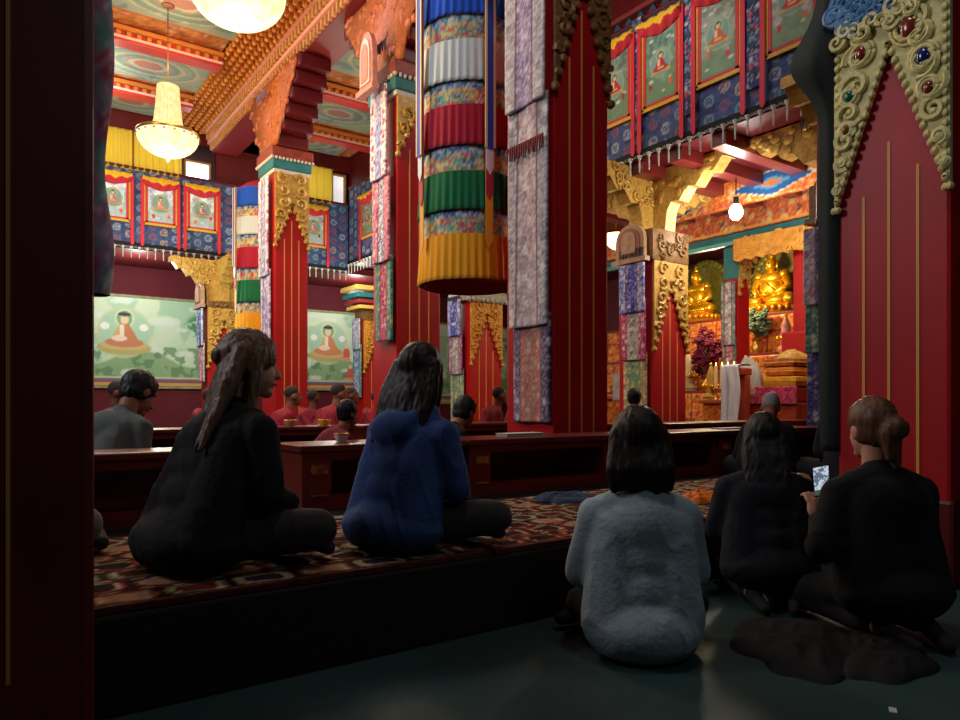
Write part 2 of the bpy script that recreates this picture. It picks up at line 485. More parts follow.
def low_bracket(t,w,d,z0,spread,two=True,gm=None,thick=.2):
    """gilt carved arms reaching out under the gallery, scroll-edged"""
    def arm(axis):
        pts=[]
        n=14
        top=z0+.82
        pr=[]
        for s in (-1,1):
            side=[]
            for i in range(n+1):
                f=i/n
                x=w/2+ (spread-w/2)*f
                z=z0+.25+.47*f**.8+.045*math.sin(f*22)
                side.append((s*x,z))
            pr.append(side)
        poly=[(-spread,top),]+pr[0][::-1]+[(-w/2*.9,z0),(w/2*.9,z0)]+pr[1]+[(spread,top)]
        return poly
    poly=arm(0)
    rnd=random.Random(int(spread*100))
    b=MB()
    b.prism(poly,-thick/2,thick/2)
    for k in range(46):
        x=rnd.uniform(-spread*.95,spread*.95); f=max(0,(abs(x)-w/2)/(spread-w/2))
        zl=z0+.25+.47*f**.8+.05
        if z0+.8-zl<.05: continue
        z=rnd.uniform(zl,z0+.78)
        spiral(b,(x,z),rnd.uniform(.05,.09),1.2,.022,-thick/2-.006,rnd.choice((-1,1)),rnd.uniform(0,6),9)
    b.build('carved_bracket',gm or M_gold,t,smooth=40)
    if two:
        b=MB(); b.prism(poly,-thick/2,thick/2,ax='x')
        for k in range(46):
            x=rnd.uniform(-spread*.95,spread*.95); f=max(0,(abs(x)-w/2)/(spread-w/2))
            zl=z0+.25+.47*f**.8+.05
            if z0+.8-zl<.05: continue
            z=rnd.uniform(zl,z0+.78)
            b.ball((-thick/2-.004,x,z),(.02,rnd.uniform(.04,.08),rnd.uniform(.03,.06)),6)
        b.build('carved_bracket',gm or M_gold,t,smooth=40)
def arch_plaque(t,w,z0,h,loc,rotz,m1,m2):
    """small carved shrine-shaped plaque at the head of a pillar"""
    b=MB(); hw=w/2
    def arch(k,dz=0):
        r=hw*k
        return [(-r,z0+dz),(r,z0+dz),(r,z0+h*.55)]+[(r*math.cos(a),z0+h*.55+(h*.45*k)*math.sin(a)) for a in [PI*i/10 for i in range(1,10)]]+[(-r,z0+h*.55)]
    b.prism(arch(1),0,.06); b.mi=1; b.prism(arch(.72,.04),-.02,.06); b.mi=0
    b.prism(arch(.5,.07),-.03,.06)
    b.box(-hw-.05,hw+.05,-.03,.06,z0-.06,z0)
    return b.build('arched_plaque',[m1,m2],t,loc=loc,rotz=rotz)
M_plq=mat('plaque_carving',(176,140,110),.5,noise=(14,.4))
M_plq2=mat('plaque_recess',(150,90,70),.55,noise=(14,.4))
# near, brightly lit pillar at the edge of the dais (its carved face looks along the hall)
def pillar_side(label,u0,v0,v1,d):
    w=v1-v0
    t=thing('pillar',label,'pillar',(u0+d/2,(v0+v1)/2,0),R90)
    return t,w
P4,P4w=pillar_side('tall red pillar with pale gilded jewelled carving, directly beside the two women in black',3.75,1.44,1.98,.6)
w=P4w; yf=-.3
b=MB(); b.box(-w/2,w/2,-.3,.3,0,3.6,.02); b.mi=1
for f,lt in ((-.25,1.95),(-.02,2.2),(.23,2.05)): b.box(f*w-.007,f*w+.007,-.304,-.29,.3,lt)
b.build('shaft',[M_pillar,M_line],P4)
MB().box(-w/2-.02,w/2+.02,-.32,.32,0,.42,.02).build('plinth',M_dred,P4)
ob=ornament(w+.01,1.9,2.68,3.02,yf,2,1.9,-.0,7)
orn=ob.build('carved_ornament',M_oldgold,P4,smooth=40)
def gemset(x,z,r,m,rel=1.25):
    b=MB(); y=yf-.03
    b.tube([(x+r*1.45*math.cos(2*PI*i/20),y-.012,z+r*1.45*math.sin(2*PI*i/20)) for i in range(21)],.012,6)
    b.tube([(x+r*2.0*math.cos(2*PI*i/20),y-.006,z+r*2.0*math.sin(2*PI*i/20)) for i in range(21)],.010,6)
    o=b.build('gem_setting',M_oldgold,orn,smooth=True)
    MB().ball((x,y-.012,z),(r,.022,r*rel),16).build('gem',m,o,smooth=True)
for x,z,r,m in ((-.13,2.68,.032,M_gem_r),(.10,2.72,.042,M_gem_r),(.165,2.55,.034,M_gem_b),(-.19,2.48,.026,M_gem_g),(.19,2.39,.026,M_gem_r),(-.205,2.31,.022,mat('amber_gem',(120,80,30),.2))):
    gemset(x,z,r,m)
b=MB(); rnd=random.Random(3)
for i in range(20):
    x=-.27+.0155*i+rnd.uniform(-.01,.01); z=2.84+.16*rnd.random()
    spiral(b,(x,z),.06,1.5,.02,yf-.045,rnd.choice((-1,1)),rnd.uniform(0,6))
b.box(-.275,.05,yf-.04,yf,2.82,3.1)
b.build('scroll_crest',M_bluecurl,P4,smooth=40)
b=MB()
for i in range(9):
    x=.03+.028*i; spiral(b,(x,2.86+.04*((i*7)%4)),.05,1.3,.018,yf-.05,1 if i%2 else -1,i)
for i in range(9):
    x=-.25+.045*i; spiral(b,(x,2.78+.022*((i*5)%3)),.042,1.3,.016,yf-.05,1 if i%2 else -1,i)
b.build('scroll_border',M_oldgold,P4,smooth=40)
MB().box(-.34,.34,-.36,.36,3.1,3.6,.03).build('capital',M_grayish,P4)
# near dark pillar at the picture's edge
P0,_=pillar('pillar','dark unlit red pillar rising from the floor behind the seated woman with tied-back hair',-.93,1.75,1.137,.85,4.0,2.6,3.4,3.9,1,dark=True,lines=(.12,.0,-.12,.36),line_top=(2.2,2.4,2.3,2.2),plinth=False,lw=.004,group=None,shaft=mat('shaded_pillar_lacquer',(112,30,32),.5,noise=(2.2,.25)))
M_wgrey=mat('capital_white_trim',(200,196,180),.5)
def tall(label,ul,v0,w,zb,za,ztopo,seed=0,dark=False,gm=None):
    t,o=pillar('pillar',label,ul,v0,w,.62,4.55,zb,za,ztopo,1,dark=dark,gmat=gm)
    b=MB(); b.box(-w/2-.03,w/2+.03,-.34,.34,4.5,4.56,.01); b.mi=1
    b.box(-w/2-.05,w/2+.05,-.36,.36,4.56,4.72,.02); b.mi=2
    b.box(-w/2-.07,w/2+.07,-.38,.38,4.72,4.9,.02); b.mi=0
    for i in range(12):
        a=-w/2-.06+(w+.12)*i/11; b.ball((a,-.375,4.72),.026,6); bb=-.37+.74*i/11; b.ball((-w/2-.065,bb,4.72),.026,6)
    b.build('capital',[M_wgrey,M_teal,mat('capital_orange',(150,62,44),.5,noise=(12,.5))],t)
    return t
def corbel(t,lo=1.32,hi=1.32,hw=.25):
    """stepped dark red arms rising along the hall to the beam"""
    b=MB(); z=4.9
    steps=((.42,.20),(.62,.18),(.82,.18),(1.0,.18),(1.16,.18),(1.32,.20))
    for i,(r,h) in enumerate(steps):
        h2=hw+.0
        b.mi=0
        b.box(-h2,h2,-r*lo/1.32,r*hi/1.32,z,z+h,.035)
        b.mi=1; b.box(-h2-.005,h2+.005,-r*lo/1.32+.03,r*hi/1.32-.03,z+h-.035,z+h-.01)
        z+=h
    b.build('stepped_bracket',[M_dred,mat('bracket_edge_red',(146,44,40),.4)],t)
    b=MB(); rnd=random.Random(5)
    b.prism([(-1.2,6.0),(-1.25*lo/1.32,5.9),(-.5*lo/1.32,5.05),(-.4,4.92),(.4,4.92),(.5*hi/1.32,5.05),(1.2*hi/1.32,5.9),(1.2*hi/1.32,6.0)],-hw-.03,-hw,ax='x')
    for k in range(60):
        y=rnd.uniform(-1.15*lo/1.32,1.15*hi/1.32); zl=4.95+max(0,(abs(y)-.4))*1.05
        if zl>5.9: continue
        z=rnd.uniform(zl,6.0)
        spiral(b,(0,0),rnd.uniform(.06,.1),1.2,.024,0,1,rnd.uniform(0,6),9) if False else b.ball((-hw-.02,y,z),(.03,rnd.uniform(.04,.09),rnd.uniform(.03,.07)),7)
    b.build('carved_facing',mat('bracket_carving_orange',(196,106,52),.45,noise=(14,.5)),t,smooth=True)
P3=tall('dark red pillar hung with a pale grey brocade, rising behind the low desks',3.81,4.35,.627,3.45,4.42,4.5,dark=False,gm=mat('dim_carved_gilt',(150,110,70),.5,.2,noise=(20,.5)))
P2=tall('thick red pillar just behind the large striped hanging banner',4.01,7.35,.6,3.8,4.42,4.5)
P1=tall('bright red pillar with gilded pointed head standing beside the far striped banner',3.78,10.9,.54,3.35,4.02,4.5)
corbel(P3,1.3,1.0); corbel(P2,1.1,1.3); corbel(P1,1.3,1.05)
def lowp(label,ul,v0,w,d=.6,zb=1.58,za=2.48,spread=1.25,plq=True,gm=None,br=True,zc=3.18):
    t,o=pillar('pillar',label,ul,v0,w,d,zc,zb,za,2.75,1,gmat=gm)
    b=MB(); b.box(-w/2-.03,w/2+.03,-d/2-.03,d/2+.03,2.75,zc,.03)
    rr=random.Random(2)
    for k in range(16):
        spiral(b,(rr.uniform(-w/2,w/2),rr.uniform(2.8,zc-.06)),rr.uniform(.05,.08),1.2,.02,-d/2-.035,rr.choice((-1,1)),rr.uniform(0,6),9)
    b.build('capital',mat('capital_carved_bronze',(132,96,52),.5,.2,noise=(16,.5)),t,smooth=40)
    if br: low_bracket(t,w,d,zc,spread)
    if plq: arch_plaque(t,.5,2.8,.46,(-w/2-.12,0,0),-PI/2,M_plq,M_plq2)
    return t
P5=lowp('red pillar with gold pointed head and blue hanging, in front of the altar',7.2,6.25,.67)
P6=lowp('red pillar with yellow floral head seen under the large striped banner',7.2,10.47,.7,gm=mat('yellow_floral_paint',(226,176,50),.5,noise=(30,.6),col2=(150,60,40)),br=False,plq=False)
# blue-grey scroll head of that pillar
b=MB(); b.box(-.45,.45,-.36,.3,2.72,2.92,.05)
for i in range(9): b.ball((-.42+.105*i,-.36,2.74),(.05,.04,.05),8)
b.build('scroll_capital',mat('grey_cloud_scroll',(170,170,160),.5,noise=(14,.4)),P6,smooth=40)
P7=lowp('red pillar with yellow head at the corner under the far gallery',7.11,14.7-.1,.7,.4,gm=bpy.data.materials['yellow_floral_paint'],br=False,plq=False)
b=MB(); b.box(-.55,.42,-.4,.3,3.0,3.08,.01); b.mi=1; b.box(-.6,.47,-.45,.3,3.12,3.2,.01); b.mi=2; b.box(-.65,.5,-.5,.3,3.24,3.34,.01); b.mi=0; b.box(-.7,.55,-.55,.3,3.4,3.5,.01)
b.build('stepped_capital',[mat('capital_yellow',(220,180,90),.5),mat('capital_red',(150,44,50),.5),M_teal],P7)
P8=lowp('pillar mostly hidden by the jewelled pillar, with a brocade beside the altar throne',7.2,3.48,.67,gm=mat('dull_pink_carving',(150,110,96),.5,noise=(14,.4)))
P9=lowp('red pillar with gold pointed head at the painted murals under the far gallery',3.63,14.3,.6,.5,spread=.95,zc=2.88)
PA,_=pillar('pillar','plain red pillar between the two golden buddhas at the altar',9.8,6.77,.3,.24,3.4,2.6,3.0,3.36,1,lines=())
MB().box(-.17,.17,-.14,.14,2.85,3.36,.02).build('capital',M_teal,PA)
PB,_=pillar('pillar','red pillar beside the altar throne with pointed gilded head',9.8,5.55,.4,.3,3.4,1.75,2.3,3.0,1,lines=())
# ================= long brocade hangings on the pillars
def bands(spec,base):
    """spec [(z0,z1,fn)] from the bottom up"""
    def f(x,z):
        C=solid(x,base)
        for z0,z1,fn in spec:
            m=(z>=z0)&(z<z1)
            if m.any(): C[m]=fn(x[m],z[m])
        return C
    return f
def stripe3(w,edge,mid,s=.09,seed=0,fe=.27):
    """edge/mid = (ground,[cols]); three lengthwise strips"""
    def f(x,z):
        C=brocade(x,z,edge[0],edge[1],s,seed)
        m=np.abs(x)<w*fe
        C[m]=brocade(x[m],z[m],mid[0],mid[1],s*.9,seed+3)
        C=lay(C,(np.abs(np.abs(x)-w*fe)<.008)*1.,(120,70,80))
        return C
    return f
def wavy(a=.012,k=9,ph=0):
    return lambda x,z: a*np.sin(x*k*2.2+z*1.3+ph)-a-.004
def hanging(name,label,pieces,loc,rotz,top_plaque=None,group=None,res=.018):
    """pieces: list of (part name,w,z0,z1,fn,wave,offset,fringe colour)"""
    t=thing(name,label,'pillar hanging',loc,rotz,group)
    for k,(pn,w,z0,z1,fn,wv,off,fr) in enumerate(pieces):
        o=panel(pn,w,z1-z0,res,fn,CLOTH,t,(0,-off,z0),0,.012,wv)
        if fr:
            b=MB(); rnd=random.Random(k)
            n=int(w/.03)
            for i in range(n):
                x=-w/2+w*(i+.5)/n; b.prism([(x-.011,z0+.02),(x+.011,z0+.02),(x+rnd.uniform(-.01,.01),z0-.09-rnd.random()*.03)],-off-.016,-off-.004)
            b.build('fringe',mat('fringe_'+'_'.join(map(str,fr)),fr,.9),o)
    if top_plaque:
        w,z0,h,m1,m2=top_plaque
        arch_plaque(t,w,z0,h,(0,-.24,0),0,m1,m2)
    return t
W1_=((206,202,204),[(150,128,150),(176,176,186),(222,216,214),(140,120,130)])
# grey-white one on the dark red pillar
E1=((196,192,190),[(150,140,146),(214,208,204),(170,150,150)]); L1=((168,152,178),[(120,104,150),(196,184,200),(110,90,120)])
E2=((178,172,172),[(208,204,202),(140,134,140),(120,120,130)]); L2=((186,170,170),[(150,120,130),(204,196,196),(160,140,150)])
E3=((104,88,110),[(176,170,190),(70,60,90),(60,56,70)]); L3=((176,130,118),[(150,96,84),(196,150,130),(190,90,70)])
hanging('brocade_hanging','long pale grey brocade hanging in layers on the dark red pillar',[
 ('brocade_layer',.48,.72,1.62,stripe3(.53,E3,L3,.07,2,.25),wavy(.01),.0,None),
 ('brocade_layer',.49,1.52,3.42,stripe3(.54,E2,L2,.085,5,.25),wavy(.012,8,1),.035,(120,50,50)),
 ('brocade_layer',.49,3.36,4.5,stripe3(.54,E1,L1,.075,7,.22),wavy(.012,8,2),.07,(60,56,60))],
 (3.81-.02,4.60,0),R90)
# pink and white one on the thick pillar
Pk=((206,120,140),[(226,160,172),(170,70,96),(214,200,206)]); Wt=((214,214,222),[(150,150,180),(90,86,110),(236,232,236)])
Tq=((80,140,124),[(50,110,100),(120,170,150),(196,180,120)]); Pk2=((186,74,104),[(214,120,140),(150,40,70),(220,170,170)])
Lv=((160,164,196),[(120,124,170),(196,196,214),(90,96,150)])
hanging('brocade_hanging','pink and white brocade hanging with carved head plaque on the thick red pillar',[
 ('brocade_layer',.40,1.62,2.62,stripe3(.40,Tq,Pk2,.06,3,.2),wavy(.01),.0,(40,40,44)),
 ('brocade_layer',.40,2.56,3.66,stripe3(.40,Pk,Wt,.06,4,.2),wavy(.01,8,1),.035,(70,60,80)),
 ('brocade_layer',.38,3.55,4.62,stripe3(.38,((226,222,226),[(190,170,180),(236,232,232),(160,60,90)]),Lv,.06,6,.24),wavy(.01,8,2),.07,None)],
 (4.01-.06,7.56,0),R90,(.34,4.58,.66,mat('pink_plaque',(216,140,122),.5,noise=(12,.3)),mat('pale_plaque_recess',(226,190,180),.5)))
hanging('brocade_hanging','white and lavender brocade on the bright red pillar, behind the far striped banner',[
 ('brocade_layer',.42,1.5,3.0,stripe3(.42,((206,196,210),[(170,150,190),(226,220,226),(150,120,170)]),((150,130,190),[(110,90,170),(190,180,210),(210,206,220)]),.08,3,.25),wavy(.01),.0,None),
 ('brocade_layer',.42,2.9,4.45,stripe3(.42,((214,206,212),[(180,160,180),(230,224,226),(160,90,120)]),Lv,.08,6,.25),wavy(.01,8,1),.035,(120,100,130))],
 (3.78-.04,11.2,0),R90)
# blue one at the altar pillar
Bl=((150,160,206),[(60,70,170),(196,200,220),(90,100,180)]); Bl2=((70,80,180),[(40,44,130),(120,130,200),(200,200,220)])
Gy=((170,180,176),[(110,120,120),(200,200,190),(150,90,110)]); Mg=((170,60,110),[(200,110,150),(130,30,70),(210,180,190)])
Tg=((120,150,120),[(80,160,130),(190,180,110),(90,110,100)]); 
hanging('brocade_hanging','blue and white brocade with layered tails on the pillar before the altar',[
 ('brocade_layer',.40,.5,1.55,stripe3(.40,((180,160,110),[(110,120,90),(200,190,150),(140,80,70)]),Tg,.07,2,.25),wavy(.008),.0,None),
 ('brocade_layer',.42,1.45,2.25,stripe3(.42,Mg,Gy,.07,6,.22),wavy(.008),.035,(60,60,70)),
 ('brocade_layer',.44,2.08,2.72,stripe3(.44,Bl,Bl2,.065,9,.2),wavy(.008),.07,(70,80,110))],
 (7.2-.06,6.5,0),R90)
hanging('brocade_hanging','narrow blue brocade on the yellow-headed pillar under the striped banner',[
 ('brocade_layer',.42,.3,1.5,stripe3(.42,((150,170,140),[(90,140,120),(190,190,150),(120,90,90)]),Tg,.08,2,.25),wavy(.008),.0,None),
 ('brocade_layer',.42,1.4,2.2,stripe3(.42,((160,90,130),[(190,130,160),(120,60,110),(220,190,200)]),Gy,.08,4,.25),wavy(.008),.035,(60,60,80)),
 ('brocade_layer',.42,2.1,2.75,stripe3(.42,Bl,Bl2,.07,3,.25),wavy(.008),.07,None)],
 (7.2-.06,10.8,0),R90)
hanging('brocade_hanging','multicoloured brocade strip hanging between the throne and the jewelled pillar',[
 ('brocade_layer',.56,.6,1.45,stripe3(.56,((70,66,130),[(110,110,170),(50,40,90),(180,170,190)]),((176,130,90),[(210,170,120),(120,80,60),(90,130,120)]),.07,4,.2),wavy(.008),.0,None),
 ('brocade_layer',.56,1.4,2.0,stripe3(.56,((60,120,104),[(40,90,90),(110,160,140),(190,190,150)]),((150,50,80),[(190,110,130),(110,30,60),(200,170,170)]),.07,4,.2),wavy(.008),.035,None),
 ('brocade_layer',.56,1.9,2.7,stripe3(.56,((170,170,186),[(120,120,150),(210,206,210),(150,80,110)]),((90,100,150),[(130,140,180),(60,60,110),(190,190,200)]),.07,4,.24),wavy(.008),.07,(70,70,90))],
 (7.2-.06,3.82,0),R90)
hanging('brocade_hanging','blue-grey brocade panel on the small pillar beside the mural with the green trees',[
 ('brocade_layer',.42,1.3,2.1,stripe3(.42,Gy,Pk,.08,4,.25),wavy(.008),.0,None),
 ('brocade_layer',.44,2.0,2.72,stripe3(.44,((180,184,200),[(120,130,170),(210,210,214),(90,100,150)]),((70,84,140),[(110,124,176),(40,50,100),(170,180,200)]),.08,4,.25),wavy(.008),.035,None)],
 (3.63-.06,14.52,0),R90)
hanging('brocade_hanging','grey-green brocade on the slim pillar between the golden buddhas',[
 ('brocade_layer',.24,.9,1.9,stripe3(.24,((96,130,110),[(60,100,90),(150,160,130),(120,70,80)]),((160,90,110),[(190,130,140),(120,60,80),(200,180,180)]),.08,4,.25),wavy(.008),.0,None),
 ('brocade_layer',.24,1.8,2.8,stripe3(.24,((120,140,150),[(90,110,120),(170,180,180),(80,100,110)]),Gy,.08,4,.25),wavy(.008),.035,None)],
 (9.8-.05,6.89,0),R90)
hanging('brocade_hanging','teal brocade strip with a carved plaque on the corner pillar below the far gallery',[
 ('brocade_layer',.4,1.0,2.2,stripe3(.4,Tq,Bl,.08,4,.25),wavy(.008),.0,None),
 ('brocade_layer',.4,2.1,2.8,stripe3(.4,Gy,Lv,.08,4,.25),wavy(.008),.035,None)],(7.11-.06,14.8,0),R90)
# dark padded drape down the side of the jewelled pillar
t=thing('dark_drape','blackish green cloth hanging down the side of the jewelled pillar','pillar hanging',(4.0,2.0,0))
M_drape=mat('dark_green_drape',(20,34,32),.85,noise=(4,.4))
def drape_pos(a,b):
    x=-.27+.5*a; z=.62+2.9*b
    bulge=.05+.03*np.sin(a*20+z)+.16*np.exp(-((z-2.75)/.2)**2)+.05*np.exp(-((z-3.3)/.3)**2)
    return x-.03*np.exp(-((z-2.75)/.2)**2),bulge+0*a,z
def drape_back(a,b):
    x,y,z=drape_pos(a,b); return x,y,z
psurf('drape_cloth',24,70,drape_pos,lambda a,b:solid(a,(20,34,32)),M_drape,t,thick=-.04)
# bundled brocade along the dark pillar's edge
def bund(x,z): return brocade(x,z,(170,130,150),[(210,180,210),(120,160,150),(190,70,90),(220,210,200)],.07,2)
t=thing('brocade_hanging','ruffled multicoloured brocade edge hanging along the dark unlit pillar','pillar hanging',(.207,2.05,0),R90)
def edgepos(a,bb):
    th=2*PI*a; r=.036+.010*np.sin(bb*30+1.5*np.sin(bb*9))
    return .2+r*np.cos(th),-(-.006)+r*np.sin(th),1.13+2.6*bb
psurf('brocade_layer',20,150,edgepos,lambda a,bb:bund(a*.25,bb*2.6),CLOTH,t,wrap=True)
# ================= cylindrical victory banners
def vbanner(label,loc,R,zs,sc=1.,cord_top=6.0,nseg=96,pn=40):
    """zs: hems from the bottom up (yellow hem, yellow top, green hem, ...)"""
    t=thing('victory_banner',label,'hanging banner',loc)
    cols=[(226,158,26),(10,104,62),(162,24,50),(198,212,212),(30,86,200)]
    nm=0
    def pleat_tier(z0,z1,col):
        rg=np.random.RandomState(int(z0*100)%997)
        ph=rg.rand()*6
        def pos(a,b):
            th=2*PI*a; k=pn
            fl=.05*(1-b)
            r=R*(1.03+fl*.8+.022*np.sin(th*k+ph+1.2*np.sin(th*3))*(1.1-b*.75)+.01*np.sin(th*7+ph))
            return r*np.cos(th),r*np.sin(th),z0+(z1-z0)*b
        def cf(a,b):
            C=solid(a,col)
            C=lay(C,(b<.045)*1.,tuple(int(x*.62) for x in col))
            return C
        psurf('pleated_valance',nseg*2,10,pos,cf,mat_cloth,t,wrap=True)
    def broc(z0,z1,seed):
        def pos(a,b):
            th=2*PI*a; r=R*(.985+0*b)
            return r*np.cos(th),r*np.sin(th),z0+(z1-z0)*b
        def cf(a,b):
            x=a*2*PI*R; z=b*(z1-z0)
            C=brocade(x,z,(196,190,140),[(60,120,150),(196,60,70),(214,180,90),(70,150,120)],.075*sc,seed,dens=.75)
            C=lay(C,(b>.62)*1.,brocade(x,z,(150,170,190),[(34,66,150),(190,196,190),(40,120,120)],.07*sc,seed+2,dens=.8))
            C=lay(C,(b<.1)*1.,(196,150,70))
            return C
        psurf('brocade_band',nseg*2,12,pos,cf,mat_broc,t,wrap=True)
    z=zs
    for i in range(len(z)//2):
        pleat_tier(z[2*i],z[2*i+1]+.02,cols[i])
        if 2*i+2<len(z): broc(z[2*i+1]-.01,z[2*i+2]+.05,i)
    # frame rings and cap
    top=z[-1]
    b=MB(); b.lathe([(R*1.0,top-.02),(R*1.04,top+.01),(R*.6,top+.14),(.06,top+.22),(0,top+.23)],48)
    b.build('banner_cap',mat('banner_cap_cloth',(176,40,60),.8),t,smooth=40)
    MB().lathe([(R*.96,z[0]+.12),(R*.98,z[0]+.12),(R*.98,z[0]+.16),(R*.96,z[0]+.16),(R*.96,z[0]+.12)],48).build('lining_hoop',mat('banner_lining_red',(150,36,24),.8),t)
    psurf('red_lining',nseg,3,lambda a,b:(R*.95*np.cos(2*PI*a),R*.95*np.sin(2*PI*a),z[0]-.02+.5*b),lambda a,b:solid(a,(176,48,26)),mat_cloth,t,wrap=True)
    MB().tube([(0,0,top+.2),(0,0,cord_top)],.012,6).build('cord',M_black,t)
    return t
def streamers(t,R,angs,zt,lens,wd):
    """layered ribbon tails: blue over white over red over yellow"""
    cols=[((28,62,178),(214,196,150)),((216,222,228),(190,200,200)),((178,30,56),(150,20,40)),((226,160,30),(200,120,20))]
    for ang in angs:
        r=thing('x','x x x x','x') if False else None
        root=bpy.data.objects.new('streamer',None); COL.objects.link(root); root.parent=t
        for k,(c,e) in enumerate(cols):
            zl=lens[k]
            b=MB(); rad=R*1.12+.010*(len(cols)-k)
            n=10
            for sgn in (0,):
                pts=[]
            hw=wd/2*(1 if k==0 else .9)
            M=Matrix.Rotation(ang,4,'Z')
            poly=[(-hw,zt),(-hw,zl),(0,zl-.07 if k!=0 else zl-.02),(hw,zl),(hw,zt)]
            b.prism([(p[0],p[1]) for p in poly],rad,rad+.006,M=M,ax='x')
            if k==0:
                b.mi=1
                for s in (-1,1): b.prism([(s*hw-.011,zl),(s*hw+.011,zl),(s*hw+.011,zt),(s*hw-.011,zt)],rad-.002,rad+.010,M=M,ax='x')
            nm=('blue_ribbon','white_ribbon','red_ribbon','yellow_ribbon')[k]
            b.build(nm,[mat('silk_'+nm,c,.55,sheen=.3),mat('silk_edge_'+nm,e,.5)],root)
mat_cloth=paintmat('pleated_cloth',.8)
mat_broc=paintmat('band_brocade',.7)
zm=[2.06,2.47,2.72,3.07,3.33,3.70,3.94,4.32,4.57,4.86]
VB=vbanner('large striped cylindrical banner of blue, white, red, green and yellow pleats, hanging mid-hall',(4.06,5.93,0),.475,zm,1.,6.0)
# camera-facing direction of that banner
az=math.atan2(-5.93,-4.04)
streamers(VB,.475,[az-1.0,az+.36,az+1.02,az+2.4,az-2.3],4.86,[3.28,3.10,2.86,2.42],.085)
zf=[2.05,2.42,2.62,2.98,3.2,3.55,3.78,4.08,4.28,4.6]
VB2=vbanner('smaller striped cylindrical banner hanging far off beside the bright red pillar',(4.05,12.5,0),.38,zf,1.,6.0,64,28)
az2=math.atan2(-12.5,-3.98)
streamers(VB2,.38,[az2-1.1,az2+.72,az2+1.1,az2+1.4],4.6,[3.25,3.1,2.9,2.5],.07)
# ================= gallery brocade, thangkas, fringe
def valance_fn(L):
    def f(x,z):
        C=brocade(x,z,(56,72,112),[(72,92,134),(62,84,124),(46,58,98)],.16,4,ring=False,dens=.3)
        s=.21; i=np.floor(x/s); j=np.floor((z+.5*(i%2)*s)/s)
        cx=(i+.5)*s; cz=(j+.5)*s-.5*(i%2)*s
        r=np.sqrt((x-cx)**2+(z-cz)**2)
        k=_h(i,j,2)
        pal=np.where((k<.5)[:,None],np.array(rgb(164,176,188)),np.where((k<.68)[:,None],np.array(rgb(190,156,126)),np.where((k<.8)[:,None],np.array(rgb(120,156,164)),np.array(rgb(142,84,104)))))
        C=lay(C,(r<.07)*1.,pal,.85)
        C=lay(C,((r<.05)&(r>.034))*1.,(60,66,110),.8); C=lay(C,(r<.016)*1.,(60,60,110))
        an=np.arctan2(z-cz,x-cx); C=lay(C,((r>.016)&(r<.034)&(np.sin(an*8)>.2))*1.,(80,84,120),.7)
        return C
    return f
def gallery_cloth(label,w,loc,rotz,h=1.72):
    t=thing('gallery_brocade',label,'hanging cloth',loc,rotz)
    panel('brocade_cloth',w,h,.022,valance_fn(w),CLOTH,t,(0,0,0),0,.02,wavy(.008,3))
    MB().tube([(-w/2,-.01,h),(w/2,-.01,h)],.03,8).build('hanging_rail',M_dred,t)
    return t
def fringe(label,w,loc,rotz,n):
    t=thing('beaded_fringe',label,'fringe',loc,rotz)
    b=MB(); b.box(-w/2,w/2,-.03,.02,-.03,.05,.005); b.build('black_band',mat('fringe_band_black',(22,22,28),.8),t)
    p=None
    for i in range(n):
        x=-w/2+w*(i+.5)/n
        if p is None:
            b=MB(); b.lathe([(0,-.25),(.008,-.24),(.012,-.13),(.007,-.1),(.018,-.07),(.034,-.03),(.008,-.02),(0,-.02)],8)
            b.mi=1; b.tube([(-.1,0,-.02),(-.05,0,-.05),(0,0,-.06),(.05,0,-.05),(.1,0,-.02)],.006,5)
            p=b.build('tassel',[mat('white_tassel',(186,190,184),.6),mat('bead_string',(120,120,120),.5)],t,loc=(x,-.035,0),smooth=40)
        else:
            c=p.copy(); COL.objects.link(c); c.parent=t; c.location=(x,-.035,0)
    return t
gallery_cloth('dark blue brocade with pale wheel medallions along the gallery above the altar side',11.8,(6.92,9.05,4.06),R90)
fringe('black fringe of white tassels under the blue brocade on the altar side gallery',11.8,(6.90,9.05,4.06),R90,76)
gallery_cloth('dark blue brocade with round medallions along the far gallery above the murals',8.9,(2.45,15.0,3.92),0,1.5)
fringe('dark fringe of pale tassels along the far gallery above the murals',8.9,(2.45,14.98,3.92),0,62)
M_silkred=mat('red_silk_ribbon',(206,40,60),.6); M_silky=mat('yellow_silk_veil',(238,190,40),.6); M_silkr2=mat('red_silk_veil',(186,40,44),.6)
